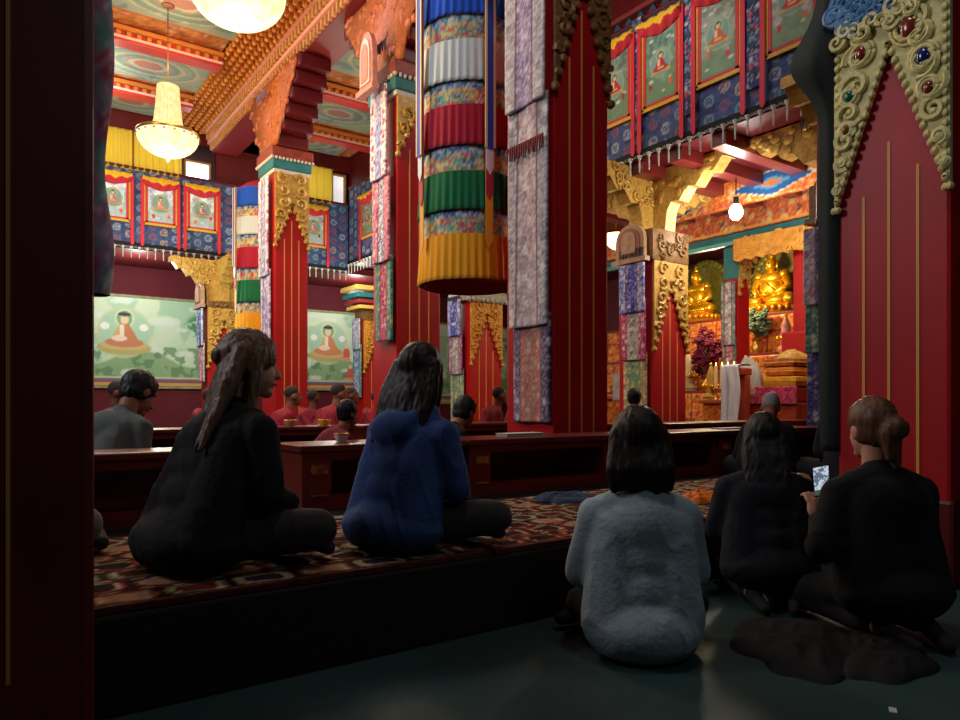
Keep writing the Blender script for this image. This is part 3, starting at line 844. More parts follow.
def figure_fn(w,h,seed,bg,robe,hill=(104,138,100)):
    """a generic painted seated figure with halo among hills and clouds"""
    r=random.Random(seed)
    cl=[(r.uniform(-.45,.45)*w,r.uniform(.1,.95)*h,r.uniform(.04,.1)*w) for _ in range(9)]
    fx=[(sx*w*r.uniform(.28,.36),h*r.uniform(.14,.3),r.choice([(190,60,50),(206,110,60),(150,60,60)])) for sx in (-1,1)]
    def f(x,z):
        C=solid(x,bg)
        q=fbm(x/w*6,z/w*6,seed)
        C=lay(C,q>.58,tuple(int(c*.78) for c in bg),.8); C=lay(C,q<.34,tuple(min(255,int(c*1.2)) for c in bg),.8)
        C=lay(C,sstep(z/h+.12*np.sin(x/w*9+seed),.42,.3),hill,.75)
        for a,b_,c in cl: C=lay(C,disc(x,z,a,b_,c,c*.5,.3),(210,222,214),.8)
        cx,cz=0.,.5*h; s=min(w,h*.8)
        C=lay(C,disc(x,z,cx,cz,.36*s,.4*s,.04),(150,176,130)); C=lay(C,disc(x,z,cx,cz,.32*s,.36*s,.04),(120,156,150))
        C=lay(C,disc(x,z,cx,cz+.2*s,.15*s,.15*s,.05),(206,196,140)); C=lay(C,disc(x,z,cx,cz+.2*s,.125*s,.125*s,.05),(96,140,120))
        C=lay(C,disc(x,z,cx,cz-.24*s,.34*s,.07*s,.1),(196,170,90)); C=lay(C,disc(x,z,cx,cz-.29*s,.3*s,.05*s,.1),(130,150,130))
        tri=(np.abs(x-cx)<(cz+.14*s-z)*.62+.05*s)&(z<cz+.12*s)&(z>cz-.2*s)
        C=lay(C,tri*1.,robe); C=lay(C,((np.abs(x-cx+.05*s)<.045*s)&(z<cz+.1*s)&(z>cz-.12*s))*1.,(226,190,150))
        C=lay(C,disc(x,z,cx,cz-.15*s,.25*s,.075*s,.1),robe); C=lay(C,disc(x,z,cx,cz-.13*s,.12*s,.03*s,.1),(220,170,120))
        C=lay(C,disc(x,z,cx,cz+.2*s,.06*s,.075*s,.1),(226,186,140)); C=lay(C,disc(x,z,cx,cz+.265*s,.055*s,.03*s,.1),(60,50,50))
        for a,b_,c in fx: C=lay(C,disc(x,z,a,b_,.06*s,.1*s,.1),c); C=lay(C,disc(x,z,a,b_+.11*s,.03*s,.035*s,.1),(224,180,140)) if True else C
        return C
    return f
def thangka(label,loc,rotz,w,z0,h,seed,bg,robe,group=None,veil=True,low=.55,hill=(104,138,100)):
    t=thing('hanging_scroll_painting',label,'scroll painting',loc,rotz,group)
    b=MB()
    ww=w/2
    b.mi=0
    for s in (-1,1): b.box(s*(ww+.075)-.03,s*(ww+.075)+.03,-.03,-.006,z0-.06,z0+h)
    b.box(-ww-.105,ww+.105,-.03,-.006,z0-.075,z0-.03)
    b.mi=1
    for s in (-1,1): b.box(s*(ww+.022)-.022,s*(ww+.022)+.022,-.034,-.008,z0-.03,z0+h)
    b.box(-ww-.044,ww+.044,-.034,-.008,z0-.03,z0)
    b.build('silk_border',[mat('thangka_yellow_silk',(226,176,60),.6,noise=(30,.35)),mat('thangka_red_silk',(196,52,52),.6)],t)
    panel('painted_cloth',w,h,w/34,figure_fn(w,h,seed,bg,robe,hill),PAINT,t,(0,-.03,z0),0,.012)
    for s in (-1,1):
        b=MB(); x=s*(ww+.1)
        b.prism([(x-.03,z0-low),(x,z0-low-.03),(x+.03,z0-low),(x+.028,z0+h+.1),(x-.028,z0+h+.1)],-.05,-.038)
        b.build('red_ribbon',M_silkred,t)
    if veil:
        n=26
        def vp(a,b_):
            x=(a-.5)*(w+.2)
            sw=.1*(1-np.abs(a-.5)*2)
            z=z0+h+.14-b_*(.15+ .07*np.abs(np.sin(a*PI*1.0))*1.0)-sw*b_*.3
            y=-.05-.05*np.sin(b_*PI)-.018*np.sin(a*26+b_*5)
            return x,y,z
        psurf('silk_veil',30,14,vp,lambda a,b_:lay(solid(a,(238,188,42)),(b_+.06*np.sin(a*20)>.52)*1.,(190,44,56)),mat_cloth,t,thick=.01)
    return t
bgs=[(126,150,130),(104,140,120),(150,170,170),(96,128,128)]
rb=[(186,56,50),(190,96,50),(170,50,60)]
# altar-side gallery: v pitch .8 from near to far
names=['grey-white scroll painting beside the dark drape on the altar-side gallery',
 'scroll painting of a red-robed figure second along the altar gallery from the dark drape',
 'scroll painting with green ground third along the altar gallery from the dark drape',
 'scroll painting half hidden behind the dark red pillar on the altar gallery']
bg4=[(176,178,176),(150,160,140),(110,146,126),(116,136,120)]
for k,v in enumerate((4.1,5.0,5.83,6.6)):
    thangka(names[k],(6.885,v,0),R90,.46,4.62,.92,11+k,bg4[k],rb[k%3])
# dark brocade strips between them
def strip_fn(x,z):
    C=brocade(x,z,(40,48,84),[(70,90,140),(190,180,190),(60,110,110),(180,60,90)],.07,6)
    return C
for k,v in enumerate((3.68,4.55,5.42,6.22)):
    o=panel('brocade_hanging_strip',.16,1.5,.02,strip_fn,CLOTH,None,(6.87,v,4.30),R90,.012,wavy(.006))
    tag(o,['slim dark brocade strip between scroll paintings, next to the dark drape','slim dark brocade strip between the grey-white and the red-robed scroll paintings','slim dark brocade strip between the red-robed and the green scroll paintings','slim dark brocade strip between the green scroll painting and the half-hidden one'][k],'cloth strip')
nb=['scroll painting on the far gallery nearest the dark unlit pillar','pale blue scroll painting at the middle of three on the far gallery above the murals','scroll painting on the far gallery beside the small striped banner',
    'scroll painting on the far gallery just past the bright red pillar']
for k,u in enumerate((2.06,2.9,3.68,6.05)):
    thangka(nb[k],(u,14.96,0),0,.46,4.42,.72,31+k,[(200,212,222),(196,208,224),(200,214,214),(176,184,176)][k],((176,120,124),(184,140,120),(150,110,130))[k%3],low=.48,hill=(160,180,180))
thangka('scroll painting round the corner of the far gallery beside the pink and white hanging',(6.885,13.9,0),R90,.5,4.55,.75,51,(150,140,130),(150,80,60))
thangka('scroll painting on the altar gallery glimpsed beside the pink and white hanging',(6.885,12.9,0),R90,.5,4.55,.75,52,(160,150,130),(160,70,60))
# blue pointed arch row above the altar gallery
b=MB()
v=3.2
while v<7.4:
    b.mi=0; b.prism([(v-.085,5.62),(v+.085,5.62),(v+.085,5.76),(v+.05,5.84),(v,5.9),(v-.05,5.84),(v-.085,5.76)],6.9,7.0,ax='x')
    v+=.2
b.mi=1; b.box(6.88,7.0,3.1,7.5,5.56,5.62); b.box(6.9,7.0,3.1,7.5,5.92,5.98)
o=b.build('trim_20',[mat('arch_blue_paint',(40,70,90),.5),mat('arch_band_red',(120,50,50),.5)]); o['kind']='structure'
# ================= murals on the back wall
def mural_fn(w,h,seed,figx,robe,trees=True):
    r=random.Random(seed)
    cl=[(r.uniform(-.5,.5)*w,r.uniform(.12,.98)*h,r.uniform(.05,.12)*h) for _ in range(16)]
    sm=[(r.uniform(.05,.48)*w,r.uniform(.12,.62)*h) for _ in range(5)]
    def f(x,z):
        C=solid(x,(186,214,190))
        C=lay(C,sstep(z/h,.6,1.),(204,218,190),.9)
        q=fbm(x*2.4,z*2.4,seed)
        C=lay(C,sstep(q,.5,.62),(146,190,164),.7); C=lay(C,sstep(q,.4,.3),(196,216,196),.8)
        C=lay(C,sstep(.34*h+.1*h*np.sin(x*3+seed)-z,0,.05),(120,158,112),.8)
        q2=fbm(x*6,z*6,seed+4)
        C=lay(C,((q2>.6)&(z<.45*h))*1.,(86,126,92),.7)
        for a,b_,c in cl:
            for k in range(3): C=lay(C,disc(x,z,a+(k-1)*c*.7,b_+.1*c*(k%2),c*.6,c*.42,.2),(206,222,212),.75)
        # tree bank
        if trees:
            for (tx,tz,tr) in ((.26,.72,.17),(.36,.6,.15),(.44,.78,.13),(.3,.45,.12)):
                e=disc(x,z,tx*w,tz*h,tr*h*1.2,tr*h*.8,.25)*(fbm(x*9,z*9,seed+2)>.4)
                C=lay(C,e,(64,124,92),.85)
            C=lay(C,(np.abs(x-.33*w)<.012*w)&(z<.6*h)&(z>.2*h),(90,76,56))
        s=h*.66; cx=figx*w; cz=.60*h
        C=lay(C,disc(x,z,cx,cz,.42*s,.44*s,.03),(190,200,150),.8); C=lay(C,disc(x,z,cx,cz,.385*s,.405*s,.03),(160,200,180),.9)
        C=lay(C,disc(x,z,cx,cz-.26*s,.42*s,.12*s,.08),(176,168,104)); C=lay(C,disc(x,z,cx,cz-.22*s,.36*s,.08*s,.08),(198,176,120))
        C=lay(C,disc(x,z,cx,cz+.24*s,.15*s,.16*s,.04),(206,214,160)); C=lay(C,disc(x,z,cx,cz+.24*s,.12*s,.13*s,.04),(116,160,130))
        tri=(np.abs(x-cx)<(cz+.18*s-z)*.56+.05*s)&(z<cz+.15*s)&(z>cz-.2*s)
        C=lay(C,tri*1.,(196,170,110)); C=lay(C,(tri&(x>cx-.02*s))*1.,robe)
        C=lay(C,disc(x,z,cx,cz-.17*s,.3*s,.08*s,.08),robe); C=lay(C,disc(x,z,cx-.08*s,cz-.1*s,.12*s,.05*s,.1),(226,206,190))
        C=lay(C,((np.abs(x-cx+.04*s)<.035*s)&(z<cz+.12*s)&(z>cz-.06*s))*1.,(232,214,196))
        C=lay(C,disc(x,z,cx,cz+.22*s,.065*s,.08*s,.1),(222,196,160)); C=lay(C,disc(x,z,cx,cz+.31*s,.1*s,.035*s,.1),(50,56,60))
        for sx in (-1,1):
            C=lay(C,disc(x,z,cx+sx*.3*s,cz+.1*s,.07*s,.06*s,.1),(228,236,226)); 
        for i,(a,b_) in enumerate(sm):
            c=((196,100,74),(206,120,96),(190,84,64))[i%3]
            C=lay(C,disc(x,z,a,b_,.05*h,.085*h,.1),c); C=lay(C,disc(x,z,a,b_+.1*h,.026*h,.03*h,.1),(226,190,160)); C=lay(C,disc(x,z,a-.02*h,b_-.07*h,.08*h,.025*h,.1),(214,150,120))
        for z0,z1,c in ((0,.035,(196,150,90)),(.035,.06,(150,60,60)),(.06,.09,(70,104,150)),(.09,.105,(200,190,150))):
            C=lay(C,((z>=z0*h)&(z<z1*h))*1.,c,.9)
        return C
    return f
def mural(label,u0,u1,z0,z1,seed,figx,robe,trees=True):
    t=thing('mural',label,'mural',((u0+u1)/2,16.98,0))
    w,h=u1-u0,z1-z0
    panel('painted_scene',w,h,.022,mural_fn(w,h,seed,figx,robe,trees),PAINT,t,(0,-.02,z0),0,.02)
    b=MB(); b.box(-w/2-.05,-w/2,-.05,0,z0,z1); b.box(w/2,w/2+.05,-.05,0,z0,z1); b.box(-w/2-.05,w/2+.05,-.05,0,z1,z1+.05); b.box(-w/2-.05,w/2+.05,-.05,0,z0-.05,z0)
    b.build('mural_frame',mat('mural_border',(150,150,110),.6,noise=(10,.4)),t)
mural('large wall mural of a seated figure with green trees and small red figures',1.8,5.0,1.25,3.18,3,-.26,(190,124,88))
mural('wall mural of a seated figure on pale green ground seen past the bright red pillar',6.35,8.75,1.25,3.18,8,-.12,(200,130,90),False)
mural('darker green wall mural seen beside the yellow-headed pillar',9.2,13.0,.9,3.1,14,.3,(150,80,70))
# ================= lamps
def crystal(name,c1,c2,st,sc):
    m=mat(name,c1,.3,noise=(sc,.3),col2=c2,emit=(c1,st))
    nt=m.node_tree; r=[n for n in nt.nodes if n.type=='VALTORGB'][0]; bs=nt.nodes['Principled BSDF']
    nt.links.new(r.outputs['Color'],bs.inputs['Emission Color'])
    for l in list(bs.inputs['Base Color'].links): nt.links.remove(l)
    bs.inputs['Base Color'].default_value=(.2,.17,.1,1)
    return m
M_crys=crystal('lit_crystal_beads',(255,240,176),(246,206,110),.95,16)
M_crys2=crystal('lit_crystal_bowl',(255,250,220),(255,234,150),1.15,11)
M_brass=mat('chandelier_brass',(196,150,70),.3,.8)
def chandelier(label,loc,zb,zt,R,ceil,strength=1.):
    t=thing('chandelier',label,'chandelier',loc,0)
    b=MB(); h=.30*(zt-zb)
    prof=[(0,0),(.05,.005)]+[(R*math.sin(a),h*(1-math.cos(a))) for a in [PI/2*i/9 for i in range(2,10)]]
    b.lathe([(r,zb+z) for r,z in prof]+[(R*.96,zb+h+.03),(R*.5,zb+h+.06)],40)
    bowl=b.build('crystal_bowl',M_crys2,t,smooth=60)
    b=MB(); z0=zb+h+.05
    b.lathe([(R*.54,z0),(R*.43,z0+.22*(zt-z0)),(R*.37,z0+.6*(zt-z0)),(R*.36,z0+.88*(zt-z0)),(R*.31,zt),(R*.2,zt+.02)],32)
    for i in range(24):
        a=2*PI*i/24
        b.tube([(R*.33*math.cos(a),R*.33*math.sin(a),zt),(R*.375*math.cos(a),R*.375*math.sin(a),z0+.6*(zt-z0)),(R*.44*math.cos(a),R*.44*math.sin(a),z0+.22*(zt-z0)),(R*.57*math.cos(a),R*.57*math.sin(a),z0)],.012,5)
    b.build('crystal_crown',M_crys,t,smooth=60)
    b=MB(); b.lathe([(R*1.0,zb+h-.0),(R*1.03,zb+h+.02),(R*1.0,zb+h+.045),(R*.95,zb+h+.02),(R*1.0,zb+h)],40)
    for i in range(20):
        a=2*PI*i/20; b.ball((R*1.01*math.cos(a),R*1.01*math.sin(a),zb+h-.03),.016,6)
    b.build('brass_rim',M_brass,t,smooth=True)
    MB().ball((0,0,zb-.03),(.03,.03,.045),10).build('finial',M_crys2,t,smooth=True)
    b=MB(); b.tube([(0,0,zt),(0,0,ceil)],.007,8); b.lathe([(.0,ceil-.08),(.09,ceil-.06),(.1,ceil),(0,ceil)],16); b.build('chain_rod',mat('dull_brass',(120,80,50),.5,.4),t)
chandelier('lit crystal chandelier hanging high and partly cut off at the picture top',(2.09,7.10,0),4.62,5.7,.46,6.55)
p_ch=W(168,120,10.); p=p_ch; chandelier('lit crystal chandelier with tall bell crown near the yellow curtains',(p.x,p.y,0),4.36,5.36,.41,6.55)
# yellow curtains before the clerestory
def curtain(label,u0,u1,z0,z1,ph):
    def pos(a,b_):
        return u0+(u1-u0)*a,14.98+.02*np.sin(a*44+ph)+0*b_,z0+(z1-z0)*b_
    t=thing('yellow_curtain',label,'curtain',(0,0,0))
    n=60
    o=psurf('curtain_cloth',n,6,pos,lambda a,b_:solid(a,(255,255,255)),M_ycurt,t)
    MB().tube([(u0-.03,14.98,z1),(u1+.03,14.98,z1)],.014,6).build('curtain_rail',M_brass,t)
curtain('sheer yellow curtain lit from behind near the bell-crowned chandelier',1.5,2.4,5.36,6.12,0)
curtain('sheer yellow curtain lit from behind beside the white window light',2.44,3.3,5.36,6.12,2)
curtain('sheer yellow curtain glimpsed past the bright red pillar',5.3,6.52,5.36,6.16,1)
# ================= low desks
M_goldpan=mat('gold_painted_panel',(196,120,34),.5,noise=(26,.55),col2=(96,30,20))
M_dtop=mat('polished_desk_top',(104,32,24),.3,noise=(4,.25),stretch=(1,8,8),spec=.5)
def desk(label,u0,u1,v0,z0=.285,h=.36,d=.42,gold=(0,),group=None,open_=True):
    t=thing('low_desk',label,'desk',((u0+u1)/2,v0+d/2,z0),0,group)
    w=u1-u0
    MB().box(-w/2-.02,w/2+.02,-d/2-.025,d/2+.025,h-.035,h,.008).build('desk_top',M_dtop,t)
    for s in (-1,1):
        MB().box(s*(w/2-.015)-.015,s*(w/2-.015)+.015,-d/2,d/2,0,h-.035,.003).build('side_panel',M_wood,t)
    b=MB(); b.box(-w/2+.03,w/2-.03,d/2-.02,d/2,0.03,h-.035); b.build('back_panel',M_wood,t)
    MB().box(-w/2+.03,w/2-.03,-d/2+.02,d/2-.02,.05,.07).build('shelf',M_wood,t)
    b=MB(); b.box(-w/2+.03,w/2-.03,-d/2,-d/2+.02,h-.085,h-.035); b.box(-w/2+.03,w/2-.03,-d/2,-d/2+.02,0.0,.05)
    b.build('front_rail',M_wood,t)
    for g in gold:
        x=-w/2+.10 if g==0 else w/2-.10
        b=MB(); b.box(x-.07,x+.07,-d/2-.002,-d/2+.02,.05,h-.085)
        b.mi=1
        b.box(x-.05,x+.05,-d/2-.008,-d/2,.20,h-.11); b.box(x-.05,x+.05,-d/2-.008,-d/2,.075,.085)
        b.build('carved_front_panel',[M_wood,M_goldpan],t)
    return t
def dv(px,v,py=None):
    X=(px-480)/F; Y=v/(CA-SA*X); return (X*CA+SA)*Y
V1=3.72
desk('low desk at the feet of the man in grey, dark and unlit',-1.9,dv(196,V1),V1,gold=(),d=.28)
desk('low red-brown desk in front of the person in the blue hooded top',dv(302,V1),dv(462,V1),V1,gold=(0,))
desk('low red-brown desk with white booklet on top, before the dark red pillar',dv(469,V1),dv(607,V1),V1,gold=(0,))
desk('low desk hidden partly behind the person in the grey sweater',dv(613,V1),dv(716,V1),V1,gold=())
desk('low desk with framed gold front panel beside the women in black',dv(719,V1),dv(830,V1),V1,gold=(0,))
V2=6.78
lab2=['long desk of the monks at the foot of the large mural','long desk of the monks in front of the bright red pillar','long desk of the monks at the foot of the yellow-headed pillar','desk at the foot of the blue-hung pillar, beyond the grey sweater','long desk near the altar throne']
for k,(a,c) in enumerate(((60,226),(232,356),(362,556),(628,706),(711,829))):
    vv=V2 if k<3 else 4.55
    u0,u1=dv(a,vv),dv(c,vv)
    desk(lab2[k],u0+.02,min(u1-.02,6.9) if k<3 else min(u1,8.5),vv,h=.36 if k<3 else .395,gold=())
# things on desks
def sheet(name,label,cat,c,w,d,h,m,rz=0.,n=6,grp=None):
    t=thing(name,label,cat,c,rz,grp)
    b=MB()
    for i in range(n): b.box(-w/2+random.uniform(0,.004),w/2-random.uniform(0,.004),-d/2,d/2,h*i/n,h*(i+.85)/n)
    b.build('pages',m,t)
    b=MB(); b.box(-w/2-.004,w/2+.004,-d/2-.004,d/2+.004,h,h+.003); b.build('cover',mat('white_cover',(206,204,200),.6),t)
    return t
M_paper=mat('paper_edges',(190,184,172),.8)
ub=dv(520,V1+.2); sheet('prayer_booklet','white loose-leaf booklet on the desk before the dark red pillar','booklet',(ub,V1+.2,.646),.34,.12,.02,M_paper,.05)
ub=dv(720,V1+.2); sheet('prayer_booklet','thin pale booklet at the corner of the desk with the gold front panel','booklet',(ub+.12,V1+.2,.646),.36,.12,.008,M_paper,.0)
ub=dv(345,V1+.15)
def cup(label,c,r,h,m):
    t=thing('cup',label,'cup',c); MB().lathe([(0,0),(r*.6,0),(r*.65,.008),(r*.9,h*.6),(r,h),(r*.93,h),(r*.82,h*.6),(r*.5,.012),(0,.012)],24).build('bowl',m,t,smooth=40)
    MB().lathe([(r*.99,h-.004),(r*1.02,h),(r*.99,h+.004),(r*.95,h),(r*.99,h-.004)],24).build('rim',M_brass,t,smooth=True); return t
cup('small white tea cup on the desk beside the blue hooded top',(ub,V1+.2,.646),.045,.05,mat('white_porcelain',(220,216,206),.25))
v2t=.646
for px,l,c in ((291,'pale round bowl on the monks\' desk by the bright red pillar',(190,140,110)),(325,'yellow bowl on the monks\' desk behind the blue hooded top',(226,170,40))):
    cup(l,(dv(px,V2+.12),V2+.14,v2t),.07,.06,mat('bowl_%d'%px,c,.4))
# ================= rugs on the front dais
def rugfn(seed):
    r=random.Random(seed)
    grounds=[((120,30,26),(30,20,20),(206,150,110)),((96,92,52),(40,26,22),(214,180,130)),((60,26,30),(120,40,30),(196,130,90)),((150,60,30),(40,40,60),(210,190,150))]
    def f(x,z):
        C=solid(x,(58,22,20))
        # rows of outlined boxes
        s=.21
        j=np.floor(z/.155); i=np.floor((x+.06*j)/s)
        fx=(x+.06*j)/s-i-.5; fz=z/.155-j-.5
        e=np.maximum(np.abs(fx)/.44,np.abs(fz)/.36)
        e=(np.abs(fx)/.44)**4+(np.abs(fz)/.38)**4
        k=(_h(i,j,seed)*4).astype(int)
        pal=np.array([rgb(c) for c in ((196,66,40),(150,146,84),(216,180,140),(170,90,50))])[k]
        pal2=np.array([rgb(c) for c in ((40,24,24),(120,34,30),(48,52,70),(206,150,110))])[k]
        C=lay(C,(e<1)*1.,pal); C=lay(C,(e<.45)*1.,(214,196,164)); C=lay(C,(e<.22)*1.,pal2)
        C=lay(C,(np.abs(fz)>.44)*1.,(206,176,130)); C=lay(C,((np.abs(fz)>.44)&(np.sin(x*60)>0))*1.,(120,36,30))
        C*=(.62+.25*vn(x*60,z*60,seed))[:,None]
        return C
    return f
RUGM=paintmat('rug_wool',.95,bump=(120,.5),spec=.1)
rl=['patterned wool rug under the woman with tied-back hair','patterned wool rug under the person in the blue hooded top','patterned wool rug with bright boxes beside the grey sweater','patterned wool rug beside the orange cloth and the women in black']
for k,(u0,u1) in enumerate(((-1.9,.22),(.24,1.62),(1.64,2.62),(2.64,5.3))):
    t=thing('rug',rl[k],'rug',((u0+u1)/2,2.21+.56+.012,.287))
    w,d=u1-u0,1.12
    fn=rugfn(3+k)
    o=psurf('pile',int(w/.014),int(d/.014),lambda a,b:((a-.5)*w,-d/2+d*b,.022+.003*np.sin(a*40)*np.sin(b*31)),lambda a,b:fn(a*w,b*d),RUGM,t)
    MB().box(-w/2,w/2,-d/2,d/2,0,.0185,.004).build('backing',mat('rug_backing',(50,26,24),.95),t)
    b=MB(); b.box(-w/2,w/2,-d/2-.012,-d/2+.004,0,.024,.005); b.build('bound_edge',mat('rug_edge',(90,30,26),.95,noise=(40,.5)),t)
def heap(name,label,cat,c,r,m,seed,rz=0.,amp=.35,n=40):
    t=thing(name,label,cat,c,rz)
    def fold(sc,dz,dx):
        def pos(a,b):
            th=2*PI*a
            rad=1+.16*np.sin(2*th+seed)+.1*np.sin(3*th+seed*2)+.06*np.sin(7*th)
            x=r[0]*b*rad*np.cos(th)*sc; y=r[1]*b*rad*np.sin(th)*sc
            k=6.5/max(r[0],.05)*.35
            rid=1-np.abs(2*vn(x*k*1.6+y*k*.9+seed,y*k*2.6-x*k*.7,seed)-1)
            z=r[2]*sc*(1-b**2.2)**.7*(.45+amp*1.0*rid+.5*fbm(x*k,y*k,seed+2))
            return x+dx*r[0],y,np.maximum(z,0.003*(1-b))+dz
        return pos
    psurf('folded_cloth',n*2,n,fold(1,0,0),lambda a,b:solid(a,(255,255,255)),m,t,wrap=True)
    psurf('top_fold',n*2,n,fold(.66,r[2]*.3,.18),lambda a,b:solid(a,(255,255,255)),m,t,wrap=True)
    return t
p=W(702,503,4.1); heap('robe_cloth','folded orange cloth lying on the dais between the grey sweater and the women in black','cloth',(p.x,p.y,.312),(.17,.13,.06),mat('orange_cloth',(236,120,24),.8,noise=(6,.3)),2)
p=W(567,508,4.15); heap('jacket','dark blue cloth lying on the rug beside the grey sweater','cloth',(p.x,p.y,.312),(.2,.14,.05),mat('navy_cloth',(36,56,84),.85,noise=(6,.4)),4)
p=W(735,470,4.1)
# dark jackets on the floor
p=W(800,640,2.55); heap('jacket','black jacket heaped on the floor behind the women in black','cloth',(p.x,p.y,0.),(.36,.2,.06),mat('black_jacket_cloth',(9,9,11),.85,noise=(6,.4)),5,.4)
p=W(880,655,2.45); heap('jacket','black garment trailing on the floor nearest the picture corner','cloth',(p.x,p.y,0.),(.28,.15,.05),mat('black_jacket_cloth'),6,.2)
# scrap on the floor
t=tag(MB().box(-.018,.018,-.01,.01,0,.004,.001).build('paper_scrap',mat('paper_scrap',(190,190,186),.8),loc=(W(893,712,2.02).x,W(893,712,2.02).y,.0),rotz=.5),'small white paper scrap on the bare green floor','scrap')
# ================= altar
M_butter=mat('candle_wax',(226,206,150),.5)
M_gilt=mat('bright_gilt_bronze',(255,196,40),.25,.75)
def altar_front(x,z):
    C=brocade(x,z,(206,112,36),[(240,170,60),(180,60,34),(226,140,50),(150,50,30)],.08,4)
    C=lay(C,(np.abs((x+9)%.36-.18)>.165)|(z<.03)|(np.abs(z-.42)<.02),(150,44,26))
    return C
def carved_table(label,u,v0,v1,h,d=.6,z0=0.):
    t=thing('altar_table',label,'altar table',(u+d/2,(v0+v1)/2,z0))
    w=v1-v0
    MB().box(-d/2,d/2,-w/2,w/2,0,h-.06,.01).build('body',M_orange,t)
    panel('carved_front',w,h-.08,.02,altar_front,GILT,t,(-d/2-.005,0,0),R90,.015)
    MB().box(-d/2-.05,d/2+.05,-w/2-.05,w/2+.05,h-.06,h,.015).build('table_top',mat('altar_table_top',(190,100,40),.4,noise=(8,.3)),t)
    return t
def at_u(px,u):  # depth where column px meets the plane u
    X=(px-480)/F; Y=u/(X*CA+SA); return Y,(CA-SA*X)*Y
def pu(px,py,u):
    Y,v=at_u(px,u); return W(px,py,Y)
a=pu(703,398,8.6); c=pu(744,398,8.6)
carved_table('low orange carved table to the side of the altar throne',8.6,c.y,a.y,.93)
a=pu(607,394,8.6); c=pu(640,394,8.6)
carved_table('low orange carved table behind the blue-hung pillar',8.6,c.y,a.y,1.0)
# stepped altar
t=thing('altar','tall stepped red and gold altar carrying the golden buddhas','altar',(12,7.4,0))
for k,(x0,h) in enumerate(((-1.6,1.1),(-.95,1.75),(-.4,2.5))):
    MB().box(x0,1.1,-4.2,4.2,0 if k==0 else (1.1,1.1,1.75)[k],h,.01).build('altar_step',mat('altar_step_red',(130,46,30),.5,noise=(9,.4)),t)
    panel('carved_front',8.4,h-(0,1.1,1.75)[k]-.05,.03,altar_front,GILT,t,(x0-.02,0,(0,1.1,1.75)[k]),R90,.02)
def buddha(label,c,s):
    """gilded seated figure on a lotus before a halo"""
    t=thing('buddha_statue',label,'statue',c,R90)
    b=MB()
    b.ball((0,0,.36*s),(.20*s,.13*s,.25*s),20); b.ball((0,-.01*s,.50*s),(.235*s,.12*s,.12*s),20)   # torso, chest
    b.ball((0,-.01,.72*s),(.088*s,.095*s,.118*s),20); b.ball((0,0.01,.84*s),(.05*s,.05*s,.055*s),12); b.ball((0,0,.90*s),(.018*s,.018*s,.03*s),8)
    b.tube([(0,0,.56*s),(0,0,.66*s)],.055*s,12)
    for e in (-1,1):
        b.ball((e*.09*s,0,.70*s),(.018*s,.025*s,.055*s),8)
        b.tube([(e*.21*s,0,.54*s),(e*.29*s,-.02*s,.36*s),(e*.16*s,-.16*s,.24*s)],[.075*s,.062*s,.048*s],12)
        b.tube([(e*.10*s,.0,.16*s),(e*.36*s,-.12*s,.15*s),(e*.05*s,-.24*s,.13*s)],[.12*s,.105*s,.06*s],12)
        b.ball((e*.36*s,-.12*s,.15*s),(.10*s,.10*s,.10*s),12); b.ball((e*.21*s,0,.545*s),(.085*s,.08*s,.08*s),12)
    b.ball((0,-.2*s,.235*s),(.09*s,.06*s,.03*s),12)
    b.ball((0,-.1*s,.725*s),(.016*s,.026*s,.035*s),8)
    b.build('gilded_body',M_gilt,t,smooth=True)
    b=MB(); b.lathe([(0,-.08*s),(.40*s,-.08*s),(.43*s,-.03*s),(.36*s,.0),(.42*s,.05*s),(.38*s,.08*s),(0,.08*s)],32,sy=.8)
    for i in range(24):
        a=2*PI*i/24; b.ball((.4*s*math.cos(a),.32*s*math.sin(a),.02*s),(.05*s,.05*s,.055*s),7)
    b.build('lotus_seat',mat('lotus_gilt',(214,150,40),.35,.5),t,smooth=50)
    b=MB()
    for k in range(26):
        a=PI*1.25-PI*1.5*k/25
        b.ball((.46*s*math.cos(a),.24*s,.5*s+.5*s*math.sin(a)),(.065*s,.03,.065*s),8)
    b.prism([(.44*s*math.cos(a),.48*s+.5*s*math.sin(a)) for a in [2*PI*i/32 for i in range(32)]],.25*s,.28*s)
    b.build('halo',mat('halo_green_gold',(120,116,44),.45,.3,noise=(16,.5)),t,smooth=40)
    b=MB(); b.tube([(-.23*s,-.02*s,.56*s),(-.05*s,-.135*s,.46*s),(.1*s,-.15*s,.32*s),(.2*s,-.1*s,.2*s)],.012*s,6)
    b.build('robe_hem',mat('robe_hem_gold',(196,120,30),.4,.4),t,smooth=True)
    return t
p=pu(696,318,12.1); buddha('golden seated buddha statue behind the maroon flowers',(p.x,p.y,2.60),1.2)
p=pu(772,308,12.1); buddha('golden seated buddha statue nearest the altar throne',(p.x,p.y,2.60),1.2)
